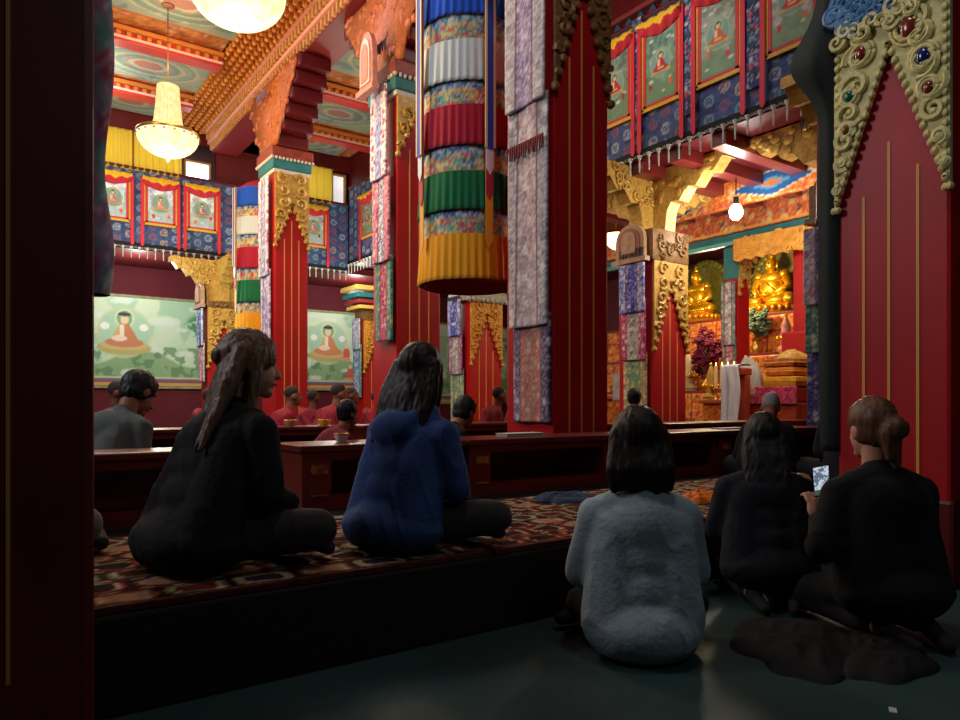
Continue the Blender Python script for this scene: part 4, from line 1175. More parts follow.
def bouquet(label,c,r,mf,ml,seed,n=70,vase=None):
    t=thing('flower_bouquet',label,'flowers',c); rnd=random.Random(seed)
    MB().lathe([(0,0),(.09,0),(.12,.1),(.07,.22),(.1,.28),(.085,.28),(.06,.22),(0,.2)],20).build('vase',vase or M_brass,t,smooth=40)
    b=MB(); b2=MB()
    for i in range(n):
        d=Vector((rnd.gauss(0,1),rnd.gauss(0,1),rnd.gauss(.2,.9))).normalized()*rnd.uniform(.45,1)
        q=Vector((d.x*r[0],d.y*r[0],.3+r[1]*.75+d.z*r[1]))
        s=rnd.uniform(.03,.055)
        for k in range(5):
            a=2*PI*k/5+rnd.random(); b.ball(q+Vector((s*.7*math.cos(a),s*.5*math.sin(a),s*.7*math.sin(a+1))),(s*.75,s*.75,s*.5),6)
        if i%3==0: b2.tube([(0,0,.25),(q.x*.5,q.y*.5,.2+q.z*.4),tuple(q)],.006,4)
    b.build('blossoms',mf,t,smooth=True); b2.build('stems',ml,t)
    return t
M_leaf=mat('leaf_green',(70,120,70),.6,noise=(10,.4))
p=pu(708,352,10.72); bouquet('dense bunch of maroon flowers on the altar below a golden buddha',(p.x,p.y,1.104),(.27,.5),mat('maroon_petals',(132,24,62),.7,noise=(14,.4)),M_leaf,3,110)
p=pu(757,340,11.33); bouquet('green and white flower spray on the altar beneath the golden buddha nearest the throne',(p.x,p.y,1.754),(.22,.3),mat('pale_green_petals',(140,170,130),.7,noise=(20,.5),col2=(60,100,70)),M_leaf,5,70)
# butter lamps and offerings on the altar steps
M_lampflame=mat('lamp_flame',(255,220,150),.4,emit=((255,200,110),5.))
def offer_bowl(label,c,m,grp):
    t=thing('offering_bowl',label,'bowl',c,0,grp)
    MB().lathe([(0,0),(.05,0),(.025,.03),(.03,.05),(.075,.1),(.07,.1),(.02,.055),(0,.055)],14).build('bowl',m,t,smooth=40)
    MB().lathe([(0,.092),(.066,.092),(0,.10)],14).build('water',mat('bowl_water',(190,196,196),.1),t)
    return t
proto=None
p0=pu(724,372,10.5).y
for k in range(9):
    y=p0-.95+.18*k-.25
    if proto is None: proto=offer_bowl('brass offering bowl in the row along the altar\'s front step',(10.55,y,1.104),M_brass,'offering bowls on the altar'); o=proto
    else: o=copy_tree(proto); o.location=(10.55,y,1.104)
proto=None
for k,(px,py) in enumerate(((716,352),(722,352),(728,353),(734,353))):
    p=pu(px,py,8.95)
    t=thing('butter_lamp','slender pale candle in the group on the orange carved table','candle',(p.x,p.y,.93),0,'candles on the carved table') if proto is None else None
    if t:
        h=.5
        MB().lathe([(0,0),(.05,0),(.02,.04),(.02,.12),(.06,.16),(.05,.17),(0,.16)],14).build('holder',M_brass,t,smooth=40)
        MB().lathe([(0,.16),(.028,.16),(.026,h),(0,h+.01)],12).build('wax',M_butter,t,smooth=40)
        MB().lathe([(0,h),(.012,h+.02),(.006,h+.045),(0,h+.06)],8).build('flame',M_lampflame,t,smooth=True)
        proto=t
    else:
        t=copy_tree(proto); t.location=(p.x,p.y,.93)
def torma(label,px,u,z,s,mc,cat='offering'):
    Y,v=at_u(px,u)
    t=thing('altar_offering',label,cat,(u,v,z))
    b=MB(); b.lathe([(0,0),(.12*s,0),(.13*s,.04*s),(.08*s,.1*s),(.1*s,.2*s),(.06*s,.3*s),(.07*s,.36*s),(.02*s,.5*s),(0,.52*s)],20); b.build('stacked_body',mc,t,smooth=35)
    b=MB()
    for k in range(8):
        a=2*PI*k/8; b.ball((.11*s*math.cos(a),.11*s*math.sin(a),.2*s),(.03*s,.03*s,.035*s),8)
    b.ball((0,0,.53*s),.025*s,8); b.build('ornament',M_gilt,t,smooth=True)
    return t
torma('yellow cone-shaped offering on the carved table beside the white candles',711,9.0,.934,1.0,mat('yellow_offering',(206,160,60),.5,noise=(9,.4)))
torma('pale tiered offering at the near edge of the altar steps',688,10.8,1.104,1.4,mat('pale_offering',(196,176,130),.5,noise=(9,.4)))
torma('small gilt stupa on the altar between the two golden buddhas',735,11.3,1.754,1.1,M_gilt)
torma('gilt offering on the altar below the golden buddha nearest the throne',785,10.8,1.104,1.5,mat('gold_offering',(214,150,60),.4,.4))
torma('white and red offering high on the altar above the throne cushions',786,11.3,1.754,1.2,mat('white_red_offering',(214,170,150),.5,noise=(12,.5),col2=(176,40,50)))
# rounded bundle of books or cloth on table
def rblock(b,x0,x1,y0,y1,z0,z1,r=.04): b.box(x0,x1,y0,y1,z0,z1,r); return b
# throne: red carved base, brocade apron, cushions, folded cloths, white scarf
p=pu(773,416,8.7)
t=thing('altar_throne','red carved teaching throne draped with magenta brocade before the altar','throne',(9.05,p.y,0))
tw=.36
MB().box(-.4,.5,-tw,tw,0,.88,.02).build('throne_base',mat('throne_red_carving',(190,70,34),.5,noise=(10,.5),bump=(24,.4)),t)
def apron(x,z): return brocade(x,z,(176,44,84),[(214,120,150),(150,30,60),(206,90,60),(226,190,200)],.1,4)
panel('brocade_apron',2*tw+.04,.24,.02,apron,CLOTH,t,(-.42,0,.86),R90,.02,wavy(.01))
MB().box(-.38,.48,-tw+.02,tw-.02,.88,1.09,.03).build('seat_platform',mat('throne_side_red',(150,36,40),.6),t)
MB().box(.42,.5,-tw,tw,.88,1.9,.03).build('throne_back',mat('throne_back_red',(170,24,28),.45),t)
def cushion(label,c,sx,sy,h,m,m2):
    t=thing('cushion',label,'cushion',c)
    b=MB(); b.box(-sx,sx,-sy,sy,0,h,min(.05,h*.45)); b.build('cushion_body',m,t,smooth=40)
    b=MB(); b.tube([(-sx*.98,-sy*.98,h/2),(sx*.98,-sy*.98,h/2),(sx*.98,sy*.98,h/2),(-sx*.98,sy*.98,h/2),(-sx*.98,-sy*.98,h/2)],.012,6); b.build('piping',m2,t)
my=mat('yellow_cushion_brocade',(230,166,30),.65,noise=(16,.4)); mo=mat('orange_cushion_brocade',(226,124,34),.65,noise=(16,.4))
c0=(9.0,p.y-.1)
cushion('broad yellow cushion lowest on the draped throne',(c0[0],c0[1],1.095),.33,.25,.14,my,M_brass)
cushion('orange folded cushion second from the bottom on the draped throne',(c0[0],c0[1]+.02,1.24),.3,.22,.12,mo,my)
cushion('dark red and gold cushion topmost of the throne stack',(c0[0],c0[1]+.04,1.365),.28,.24,.11,mat('cushion_gold_brocade',(190,120,50),.6,noise=(14,.6),col2=(120,40,30)),my)
heap('robe_cloth','yellow cloth folded on top of the throne cushions','cloth',(c0[0],c0[1]+.02,1.478),(.2,.2,.12),mat('pale_yellow_cloth',(214,170,90),.75,noise=(9,.4)),8)
# carved stand with white scarf and grey-white cloth
q=pu(737,415,8.35)
t=thing('scarf_stand','red lectern stand carrying the white scarf beside the throne','stand',(8.4,q.y,0))
MB().box(-.05,.05,-.14,.14,0,1.25,.02).build('post',mat('stand_red',(176,70,40),.5),t); MB().box(-.14,.10,-.13,.13,1.25,1.35,.02).build('stand_top',mat('stand_red'),t)
MB().box(-.2,.2,-.2,.2,0,.08,.02).build('foot',mat('stand_red'),t)
def scarf_pos(a,b):
    y=(a-.5)*.26*(1-.35*b*0)+.02*np.sin(b*9); 
    s=b
    x=np.where(s<.8,-.19-.01*np.sin(a*14),-.19+(s-.8)*1.6)
    z=np.where(s<.8,.42+s*1.2,1.385+.02*np.sin((s-.8)*15))
    return x,y,z
M_white=mat('white_silk',(226,232,240),.6,noise=(5,.15))
t=thing('ceremonial_scarf','long white scarf draped over the stand beside the throne','scarf',(8.4,q.y,0))
psurf('silk_cloth',16,60,scarf_pos,lambda a,b:solid(a,(255,255,255)),M_white,t,thick=.0)
psurf('scarf_tail',12,30,lambda a,b:(-.215-.012*np.sin(a*11),.09+(a-.5)*.1,.36+b*.95),lambda a,b:solid(a,(255,255,255)),M_white,t)
q2=pu(750,372,8.86); heap('white_cloth','heaped grey-white cloth beside the scarf on the throne','cloth',(8.86,q2.y,1.10),(.18,.15,.42),mat('greyish_white_cloth',(196,200,190),.8,noise=(7,.35)),3)
q3=pu(733,398,8.5); heap('white_cloth','white cloth lying on the orange carved table near the scarf','cloth',(8.85,q3.y+.02,.935),(.14,.2,.16),mat('white_linen',(214,206,190),.8,noise=(7,.3)),9)
# picture on a slim stand, beyond the dark pillar
q=pu(624,380,8.0)
t=thing('picture_stand','grey picture board on a slim tripod stand beyond the dark red pillar','stand',(8.0,q.y,0),R90)
b=MB(); b.box(-.22,.22,-.02,.01,.92,1.34,.008,M=None); b.mi=1; b.box(-.19,.19,-.025,-.018,.95,1.31); b.build('board',[mat('board_frame_grey',(150,150,146),.5),mat('board_face',(176,176,170),.5,noise=(6,.4))],t)
for s in (-1,1): MB().tube([(s*.03,0.02,1.2),(s*.2,0.0,0)],.014,6).build('leg',M_black,t)
MB().tube([(0,.03,1.2),(0,.28,0)],.014,6).build('leg',M_black,t)
# altar lamps
q=pu(616,238,8.6)
t=thing('pendant_lamp','glowing pendant lamp behind the dark red pillar, near the altar','lamp',(8.6,q.y,0))
zz=q.z
MB().lathe([(0,zz-.2),(.06,zz-.18),(.2,zz-.06),(.22,zz+.02),(.18,zz+.06),(0,zz+.06)],28).build('glass_bowl',mat('pendant_glow',(255,246,220),.3,emit=((255,226,160),9.)),t,smooth=True)
b=MB(); b.lathe([(.2,zz+.05),(.16,zz+.1),(.05,zz+.14),(0,zz+.14)],24); b.tube([(0,0,zz+.12),(0,0,4.02)],.012,6); b.build('brass_fitting',M_brass,t,smooth=40)
q=pu(736,212,8.2)
t=thing('bulb_lamp','bright bare white bulb hanging before the altar beams','lamp',(8.2,q.y,0)); zz=q.z; BULB=(8.2,q.y,zz)
MB().ball((0,0,zz),(.085,.085,.11),20).build('bulb',mat('white_bulb',(255,255,255),.3,emit=((250,252,255),60.)),t,smooth=True)
b=MB(); b.tube([(0,0,zz+.1),(0,0,zz+.2)],.035,10); b.tube([(0,0,zz+.2),(0,0,4.0)],.008,6); b.build('socket_cord',M_black,t)
# orange-gold valance with scalloped edge under the altar lintel
t=thing('altar_valance','scalloped orange-gold valance under the beams near the altar throne','valance',(9.6,5.4,0),R90)
b=MB(); pts=[(-1.3,3.42),(1.3,3.42)]
n=26
for i in range(n+1):
    x=1.3-2.6*i/n; pts.append((x,3.10-.28*abs(x)/1.3*0-.30*sstep(np.array([x]),.1,1.2)[0]-.04*abs(math.sin(i*PI/2))))
b.prism(pts,-.03,.03)
rnd=random.Random(4)
for i in range(90):
    x=rnd.uniform(-1.25,1.25); z=rnd.uniform(3.12-.25*max(0,x),3.4); spiral(b,(x,z),rnd.uniform(.04,.07),1.2,.018,-.035,rnd.choice((-1,1)),rnd.uniform(0,6),8)
b.build('carved_valance',mat('valance_orange_gold',(236,170,70),.45,noise=(14,.35)),t,smooth=40)
# maroon rod by the gallery edge
t=thing('banner_pole','thin dark red pole hanging upright below the altar gallery beside the dark drape','pole',(0,0,0))
q0=W(819,222,6.6); q1=W(821,50,6.6)
MB().tube([q0,q1],.026,10).build('pole_rod',M_dred,t,smooth=40)
MB().ball(q0,.035,10).build('pole_tip',M_dred,t,smooth=True)
# ================= people
def cap(a,b,ra,rb): return ('c',Vector(a),Vector(b),ra,rb)
def ell(c,r,M=None): return ('e',Vector(c),r,M)
def blob(name,prims,voxel,it,m,parent,disp=None,smoothshade=True):
    b=MB()
    for p in prims:
        if p[0]=='c':
            _,a,q,ra,rb=p
            n=4; pts=[a.lerp(q,i/n) for i in range(n+1)]
            if (a-q).length>1e-4: b.tube(pts,[ra+(rb-ra)*i/n for i in range(n+1)],14)
            b.ball(a,ra,14); b.ball(q,rb,14)
        else:
            _,c,r,M=p
            MM=Matrix.Translation(c)@(M.to_4x4() if M is not None else Matrix())@Matrix.Diagonal((r[0],r[1],r[2],1))
            n=10; b.lathe([(math.sin(PI*i/n) if 0<i<n else 0,-math.cos(PI*i/n)) for i in range(n+1)],20,M=MM)
    o=b.build(name,m,parent)
    md=o.modifiers.new('r','REMESH'); md.mode='VOXEL'; md.voxel_size=voxel
    ms=o.modifiers.new('s','SMOOTH'); ms.iterations=it; ms.factor=.5
    dg=bpy.context.evaluated_depsgraph_get()
    me=bpy.data.meshes.new_from_object(o.evaluated_get(dg))
    o.modifiers.clear(); old=o.data; o.data=me; me.name=name
    bpy.data.meshes.remove(old)
    if disp:
        n=len(me.vertices); co=np.empty(n*3); no=np.empty(n*3)
        me.vertices.foreach_get('co',co); me.vertices.foreach_get('normal',no)
        co=co.reshape(-1,3); no=no.reshape(-1,3)
        co+=no*disp(co)[:,None]
        me.vertices.foreach_set('co',co.ravel()); me.update()
    if smoothshade: me.shade_smooth()
    return o
def folds(amp,seed,k=1.):
    def f(co):
        x,y,z=co[:,0],co[:,1],co[:,2]
        a=fbm(x*7*k+y*5*k+seed,z*4*k+y*2,seed)-.5
        r=1-np.abs(2*vn(x*13*k+y*9*k+z*6+seed,z*5*k-x*4,seed+3)-1)
        return amp*(1.0*a+.75*(r**3-.3))
    return f
def strands(amp,seed):
    def f(co):
        x,y,z=co[:,0],co[:,1],co[:,2]
        return amp*(vn(x*110+seed,y*110+z*5,seed)-.5+.5*(vn(x*40,y*40+z*3,seed+4)-.5))
    return f
SKIN={'fair':(196,140,112),'tan':(150,98,72),'brown':(120,76,54)}
def skin_mat(k): return mat('skin_'+k,SKIN[k],.55,noise=(9,.15),spec=.3)
def person(label,loc,az,s=1.,lean=8,twist=0,roll=0,head=(0,0,0),legs='cross',skin='fair',hair=None,top=None,bottom=None,hands=None,
           voxel=.009,it=5,build=1.,hood=False,cat='person',group=None,seed=1,robe=False,longtop=True,knee=1.,kneeL=1.,loose=1.,eyes=True):
    """facing +y locally; head=(yaw,pitch,roll) degrees"""
    t=thing('person',label,cat,loc,math.radians(az-90),group)
    S=s; sw=build
    zp=.11 if legs=='cross' else .20
    piv=Vector((0,0,zp))
    RU=Matrix.Rotation(math.radians(-lean),3,'X')@Matrix.Rotation(math.radians(roll),3,'Y')@Matrix.Rotation(math.radians(twist),3,'Z')
    def U(x,y,z): return (piv+RU@(Vector((x,y,z+ (zp-.11)))-piv))*S
    def Lo(x,y,z): return Vector((x,y,z))*S
    pel=U(0,0,.12); waist=U(0,.01,.27); chest=U(0,.03,.43); nb=U(0,.03,.57)
    hc0=U(0,.055,.745)
    RH=RU@Matrix.Rotation(math.radians(head[0]),3,'Z')@Matrix.Rotation(math.radians(-head[1]),3,'X')@Matrix.Rotation(math.radians(head[2]),3,'Y')
    hp=U(0,.03,.63)
    def H(x,y,z): return hp+(RH@Vector((x,y+.02,z+.115)))*S
    sh={e:U(e*.165*sw,.015,.485) for e in (-1,1)}
    if hands is None: hands={}
    el={e:hands.get(('el',e)) or (.215*e*sw,.07,.27) for e in (-1,1)}
    wr={e:hands.get(('wr',e)) or (.10*e,.30,.20) for e in (-1,1)}
    el={e:(U(*el[e]) if not isinstance(el[e],Vector) else el[e]) for e in el}
    wr={e:(Lo(*wr[e]) if not isinstance(wr[e],Vector) else wr[e]) for e in wr}
    if legs=='cross':
        hip={e:Lo(e*.09,.01,.11) for e in (-1,1)}
        kn={e:Lo(e*.30*(knee if e>0 else kneeL),.27*(knee if e>0 else kneeL),.125) for e in (-1,1)}
        an={1:Lo(-.13,.30,.06),-1:Lo(.12,.38,.055)}
        toe={1:Lo(-.25,.25,.045),-1:Lo(.24,.36,.045)}
    else:
        hip={e:Lo(e*.085,.02,.19) for e in (-1,1)}
        kn={e:Lo(e*.13,.36,.085) for e in (-1,1)}
        an={e:Lo(e*.10,-.10,.065) for e in (-1,1)}
        toe={e:Lo(e*.07,-.22,.035) for e in (-1,1)}
    q=S
    def E(c,r,R=RU): return ell(c,tuple(a*q for a in r),R)
    # ---- one continuous body
    P=[E(pel,(.145*sw,.10,.10)),E(waist,(.12*sw,.085,.12)),E(chest,(.148*sw,.10,.15)),E(U(0,.02,.49),(.14*sw,.065,.06)),
       cap(nb-Vector((0,0,.02)),H(0,-.025,-.06),.056*q,.052*q)]
    hd=lambda c,r: ell(H(*c),tuple(a*q for a in r),RH)
    P+=[hd((0,-.012,.022),(.074,.092,.092)),hd((0,.018,-.035),(.058,.072,.082)),hd((0,.062,-.095),(.03,.026,.024)),
        cap(H(0,.086,.008),H(0,.102,-.03),.009*q,.014*q),hd((0,.074,.032),(.045,.016,.012)),hd((0,.084,-.062),(.024,.010,.010))]
    for e in (-1,1): P.append(hd((e*.075,-.005,-.012),(.012,.026,.034)))
    for e in (-1,1):
        P+=[cap(sh[e],el[e],.043*q,.036*q),cap(el[e],wr[e],.036*q,.025*q)]
        d=(wr[e]-el[e]).normalized()
        tgt=hands.get(('dir',e))
        fd=(Vector(tgt).normalized() if tgt else (d*.5+Vector((-e*.5,.15,-.25))).normalized())
        side=fd.cross(Vector((0,0,1))); 
        if side.length<.1: side=Vector((1,0,0))
        side.normalize()
        nrm=side.cross(fd).normalized()
        wv=wr[e]; pl=wv+fd*.05*q
        Mh=Matrix((side,fd,nrm)).transposed()
        P.append(ell(wv+fd*.045*q,(.040*q,.055*q,.017*q),Mh))
        curl=hands.get(('curl',e),.5)
        for i,(off,L_) in enumerate(((-.030,.068),(-.010,.078),(.011,.073),(.031,.058))):
            a=wv+fd*.085*q+side*off*q; k1=a+(fd*(1-.35*curl)-nrm*.5*curl).normalized()*L_*.52*q
            k2=k1+(fd*(1-1.3*curl)-nrm*1.1*curl).normalized()*L_*.5*q
            P+=[cap(a,k1,.0095*q,.009*q),cap(k1,k2,.009*q,.0075*q)]
        a=wv+fd*.03*q-side*e*.032*q*1
        k1=a+(fd*.6-side*e*.8).normalized()*.04*q; k2=k1+(fd*.9-side*e*.2-nrm*.2).normalized()*.032*q
        P+=[cap(a,k1,.012*q,.010*q),cap(k1,k2,.010*q,.008*q)]
    for e in (-1,1):
        P+=[cap(hip[e],kn[e],.072*q,.05*q),cap(kn[e],an[e],.046*q,.03*q),cap(an[e],toe[e],.03*q,.022*q)]
    blob('body',P,voxel*.8 if voxel<.01 else voxel,it,skin_mat(skin),t)
    if eyes:
        for e in (-1,1):
            MB().ball(H(e*.030,.0605,.006),.0105*q,10).build('eye',mat('eye_white',(220,214,206),.2),t,smooth=True)
        MB().ball(H(0,.090,-.062),(.018*q,.005*q,.006*q),10).build('lips',mat('lip_pink',(160,84,80),.5),t,smooth=True)
    # ---- lower garment
    m_b=bottom
    G=[ell(Lo(0,.0,zp-.005),(.155*q*sw,.125*q,.105*q),None)]
    for e in (-1,1):
        G+=[cap(hip[e],kn[e],.094*q,.074*q),cap(kn[e],an[e]+(kn[e]-an[e])*.15,.068*q,.05*q),ell(kn[e],(.078*q,.078*q,.072*q),None)]
    if robe: G+=[ell(Lo(0,.16,.07),(.27*q,.22*q,.09*q),None)]
    blob('skirt_robe' if robe else 'trousers',G,voxel*1.1,it+4,m_b,t,folds(.006,seed+2))
    for e in (-1,1):
        if not robe:
            b=MB(); d=(toe[e]-an[e]).normalized()
            SK=[cap(an[e],an[e]+d*.03*q,.038*q,.036*q),cap(an[e]+d*.02*q,toe[e]+d*.02*q,.037*q,.029*q)]
            blob('sock',SK,.012,2,mat('dark_sock',(34,34,38),.9),t)
    # ---- upper garment
    lo=loose
    T=[ell(Lo(0,-.02,zp),(.185*sw*q*lo,.15*q*lo,.13*q),None),E(U(0,.0,.22),(.172*sw*lo,.132*lo,.15)),E(U(0,.015,.33),(.176*sw*lo,.130*lo,.15)),E(chest,(.182*sw,.126,.15)),
       cap(U(-.125*sw,.012,.497),U(0,.012,.535),.068*q,.078*q),cap(U(.125*sw,.012,.497),U(0,.012,.535),.068*q,.078*q),
       E(U(0,-.035,.44),(.155*sw,.09,.12)),cap(U(0,.015,.54),U(0,.02,.578),.074*q,.062*q)]
    for e in (-1,1): T+=[cap(U(e*.088*sw*lo,-.012,.44),Lo(e*.098*sw*lo,-.028,zp+.02),.092*q,.118*q)]
    if longtop: T+=[ell(Lo(0,-.035,zp-.015),(.20*q*sw*lo,.16*q*lo,.12*q),None)]
    for e in (-1,1):
        T+=[cap(sh[e],el[e],.064*q,.060*q),cap(el[e],wr[e]-(wr[e]-el[e]).normalized()*.01,.058*q,.040*q),ell(sh[e]+Vector((0,0,-.012)),(.066*q,.066*q,.062*q),None),
            cap(U(e*.12*sw,.015,.43),el[e].lerp(sh[e],.25),.075*q,.055*q),cap(U(e*.12*sw,.01,.30),el[e],.08*q,.05*q)]
    if hood:
        T+=[cap(U(-.10,-.02,.57),U(.10,-.02,.57),.045*q,.045*q),cap(U(-.11,.0,.565),U(-.06,-.09,.50),.05*q,.05*q),cap(U(.11,.0,.565),U(.06,-.09,.50),.05*q,.05*q),E(U(0,-.10,.49),(.12,.05,.08))]
    blob('robe_wrap' if robe else ('hooded_top' if hood else 'top'),T,voxel,it+9,top,t,folds(.007,seed))
    if robe:
        SHW=[cap(U(-.19,.02,.53),U(-.02,-.10,.45),.07*q,.06*q),cap(U(-.02,-.10,.45),U(.15,-.06,.28),.06*q,.06*q),cap(U(-.19,.02,.53),U(-.12,.14,.36),.07*q,.05*q),cap(U(-.12,.14,.36),U(.13,.12,.22),.05*q,.05*q),cap(U(.15,-.06,.28),U(.17,.05,.22),.06*q,.055*q)]
        blob('shawl',SHW,voxel*1.1,it,mat('monk_shawl_maroon',(140,22,40),.85,noise=(7,.3)),t,folds(.01,seed+5))
    # ---- hair
    if hair:
        st,hm=hair[0],hair[1]
        hv=max(.0075,voxel*.85)
        Q=[]
        grow=.004 if st=='shaved' else (.02 if st in('long','half') else .014)
        capc=hd((0,-.022,.036),(.074+grow,.088+grow,.086+grow))
        Q.append(capc)
        if st!='shaved':
            Q.append(hd((0,-.045,-.01),(.076,.062,.082)))
            for e in (-1,1): Q.append(hd((e*.062,-.02,-.005),(.022,.05,.06)))
            Q.append(hd((0,.045,.085),(.052,.035,.024)))
        if st=='half': Q+=[ell(H(0,-.115,.02),(.034*q,.03*q,.036*q),None)]
        if st in('long','half'):
            L_=hair[2]; wd=hair[3] if len(hair)>3 else .085
            for k in range(9):
                x=-wd+2*wd*k/8
                top_=H(x*.75,-.062-.012*math.cos(k/8*PI*2-PI),.03)
                mid=H(x*.95,-.085-.02*math.cos((k/8-.5)*PI),-.10)
                end=H(x*(1.0 if st=='long' else 1.3),-.085-.012*math.cos((k/8-.5)*PI)-(.05 if L_>.18 else 0)-(.03 if st=='half' else 0),-.10-L_*((.86 if st=='long' else .74)+(.1 if st=='long' else .26)*math.cos(k*2.1)))
                Q+=[cap(top_,mid,.034*q,.034*q),cap(mid,end,.034*q,(.016 if st=='long' else .011)*q)]
            for e in (-1,1):
                Q+=[cap(H(e*.072,.01,.04),H(e*.085,.0,-.08),.026*q,.026*q),cap(H(e*.085,.0,-.08),H(e*.092,-.02,-.10-L_*.75),.026*q,.014*q)]
        if st=='tail':
            L_=hair[2]
            Q+=[ell(H(0,-.125,.03),(.04*q,.035*q,.035*q),None),cap(H(0,-.13,.02),H(.005,-.155,-.06),.034*q,.040*q),cap(H(.005,-.155,-.06),H(.02,-.13,-.06-L_),.040*q,.014*q)]
            for k in range(5): Q.append(cap(H(-.05+.025*k,-.09,-.06),H(-.09+.045*k,-.10,-.10-L_*(.55+.3*((k*3)%4)/4)),.02*q,.008*q))
        if st=='bun':
            Q+=[ell(H(.01,-.125,-.01),(.052*q,.045*q,.05*q),None),cap(H(0,-.11,-.03),H(.02,-.10,-.16),.04*q,.02*q),cap(H(-.02,-.11,-.03),H(-.02,-.11,-.13),.03*q,.014*q)]
        blob('hair',Q,hv,8,hm,t,strands(.006 if st!='shaved' else .001,seed))
        if st=='tail': MB().lathe([(.03*q,-.01*q),(.044*q,-.012*q),(.044*q,.012*q),(.03*q,.01*q),(.03*q,-.01*q)],16,M=Matrix.Translation(H(0,-.128,.022))@Matrix.Rotation(1.2,4,'X')).build('hair_tie',M_black,t,smooth=40)
    t['_H']=0; del t['_H']
    return t,H,wr
h_dark=mat('dark_brown_hair',(38,26,20),.5,noise=(26,.45),stretch=(6,6,.5),spec=.2)
h_black=mat('black_hair',(16,14,14),.55,noise=(26,.3),stretch=(6,6,.5))
h_light=mat('light_brown_hair',(108,80,54),.5,noise=(26,.45),stretch=(6,6,.5))
h_brown=mat('brown_hair',(104,66,40),.5,noise=(26,.45),stretch=(6,6,.5))
h_grey=mat('grey_hair',(150,150,146),.6,noise=(30,.3))
h_stub=mat('shaved_dark_stubble',(56,46,42),.8,noise=(40,.2))
c_black=mat('black_knit',(9,10,11),.92,noise=(9,.3),bump=(60,.2))
c_blue=mat('blue_fleece',(46,72,124),.9,noise=(9,.25),bump=(50,.2))
c_grey=mat('grey_blue_sweater',(150,166,172),.92,noise=(8,.18),bump=(60,.25))
c_navy=mat('dark_navy_fleece',(14,17,25),.9,noise=(9,.25),bump=(50,.2))
c_trk=mat('dark_grey_trousers',(52,50,50),.9,noise=(9,.25))
c_jean=mat('black_trousers',(20,20,24),.9,noise=(9,.25))
c_olive=mat('grey_green_top',(88,98,96),.9,noise=(8,.2))
c_mar=mat('monk_robe_maroon',(150,24,44),.85,noise=(7,.3),bump=(30,.2))
c_mar2=mat('monk_robe_dark',(120,20,36),.88,noise=(7,.3),bump=(30,.2))
def place(px,Y,z): 
    p=W(px,403,Y); return (p.x,p.y,z)
Z1=.312
person('woman with long light brown tied-back hair and black top, cross-legged on the rug',place(199,2.47,Z1),14,1.0,17,0,-2,(-22,-8,0),hair=('half',h_light,.40,.115),top=c_black,bottom=c_trk,voxel=.008,build=1.16,seed=2,loose=1.12)
person('person in a blue hooded top with long dark hair, cross-legged on the rug',place(398,2.78,Z1),15,.94,9,0,0,(10,0,0),hair=('long',h_dark,.22,.115),top=c_blue,bottom=c_trk,hood=True,voxel=.008,build=1.14,seed=5,loose=1.1)
person('person in a grey-blue sweater with dark bobbed hair, sitting on the green floor',place(641,2.50,0.0),52,.99,3,0,0,(0,2,0),hair=('long',h_dark,.075,.098),top=c_grey,bottom=c_jean,voxel=.008,build=.97,seed=8,knee=.7,kneeL=.6,loose=1.08)
def to_local(world,loc,az,s):
    return tuple(Matrix.Rotation(-math.radians(az-90),3,'Z')@(Vector(world)-Vector(loc))/s)
l4=place(768,3.12,0.0); l5=place(886,2.68,0.0)
W4=person('person in black with long dark hair between the grey sweater and the jewelled pillar',l4,46,.87,6,0,0,(-6,0,0),hair=('long',h_black,.2,.09),top=c_navy,bottom=c_jean,voxel=.008,build=1.12,seed=11,legs='kneel',loose=1.1,
 hands={('wr',1):to_local(W(810,497,3.2),l4,46,.87),('el',1):(.27,.02,.27),('dir',1):(-.15,.25,.95),('curl',1):.6})
W5=person('person in a black jacket with gathered brown hair, in front of the jewelled pillar',l5,64,.94,3,0,0,(3,4,0),hair=('bun',h_brown,.1),top=c_black,bottom=c_jean,voxel=.008,build=1.14,seed=14,legs='kneel',loose=1.08,
 hands={('wr',-1):to_local(W(818,520,2.84),l5,64,.94),('el',-1):(-.29,-.01,.27),('dir',-1):(.05,.35,.9),('curl',-1):.7})
# lit phone held by the last woman
p=W(822,481,2.83)
t=thing('phone','lit phone screen held up between the two women in black','phone',p,0)
fw=Vector((-SA,-CA,0))
Mx=Matrix.Rotation(math.radians(-78),4,'Z')@Matrix.Rotation(math.radians(-14),4,'Y')@Matrix.Rotation(math.radians(-30),4,'X')
MB().box(-.033,.033,-.004,.004,-.066,.066,.003,M=Mx).build('phone_body',M_black,t)
def scr(a,b):
    C=solid(a,(206,220,240)); q=fbm(a*5,b*8,3); C=lay(C,q>.55,(90,110,130)); C=lay(C,q<.36,(40,60,60)); C=lay(C,(b<.2)*1.,(50,80,60)); return C
sm=paintmat('phone_screen_glow',.3); 
nt=sm.node_tree; bs=nt.nodes['Principled BSDF']; at=[n for n in nt.nodes if n.type=='ATTRIBUTE'][0]
nt.links.new(at.outputs['Color'],bs.inputs['Emission Color']); bs.inputs['Emission Strength'].default_value=.55
def sp(a,b):
    v=np.stack([(a-.5)*.06,np.full_like(a,-.0045),(b-.5)*.124],1)@np.array(Mx.to_3x3()).T
    return v[:,0],v[:,1],v[:,2]
psurf('screen',12,24,sp,scr,sm,t)
person('person in grey trousers mostly hidden by the dark unlit pillar, one knee showing',(-.03,3.16,Z1),12,1.0,8,0,0,(0,0,0),hair=('short',h_dark),top=c_navy,bottom=mat('grey_trousers',(104,102,98),.9,noise=(8,.2)),voxel=.01,seed=21)
person('young man with short black hair and grey-green top beside the dark unlit pillar',place(82,3.9,.285),40,1.08,34,0,0,(-16,2,0),skin='tan',hair=('short',h_black),top=c_olive,bottom=c_jean,voxel=.009,seed=23)
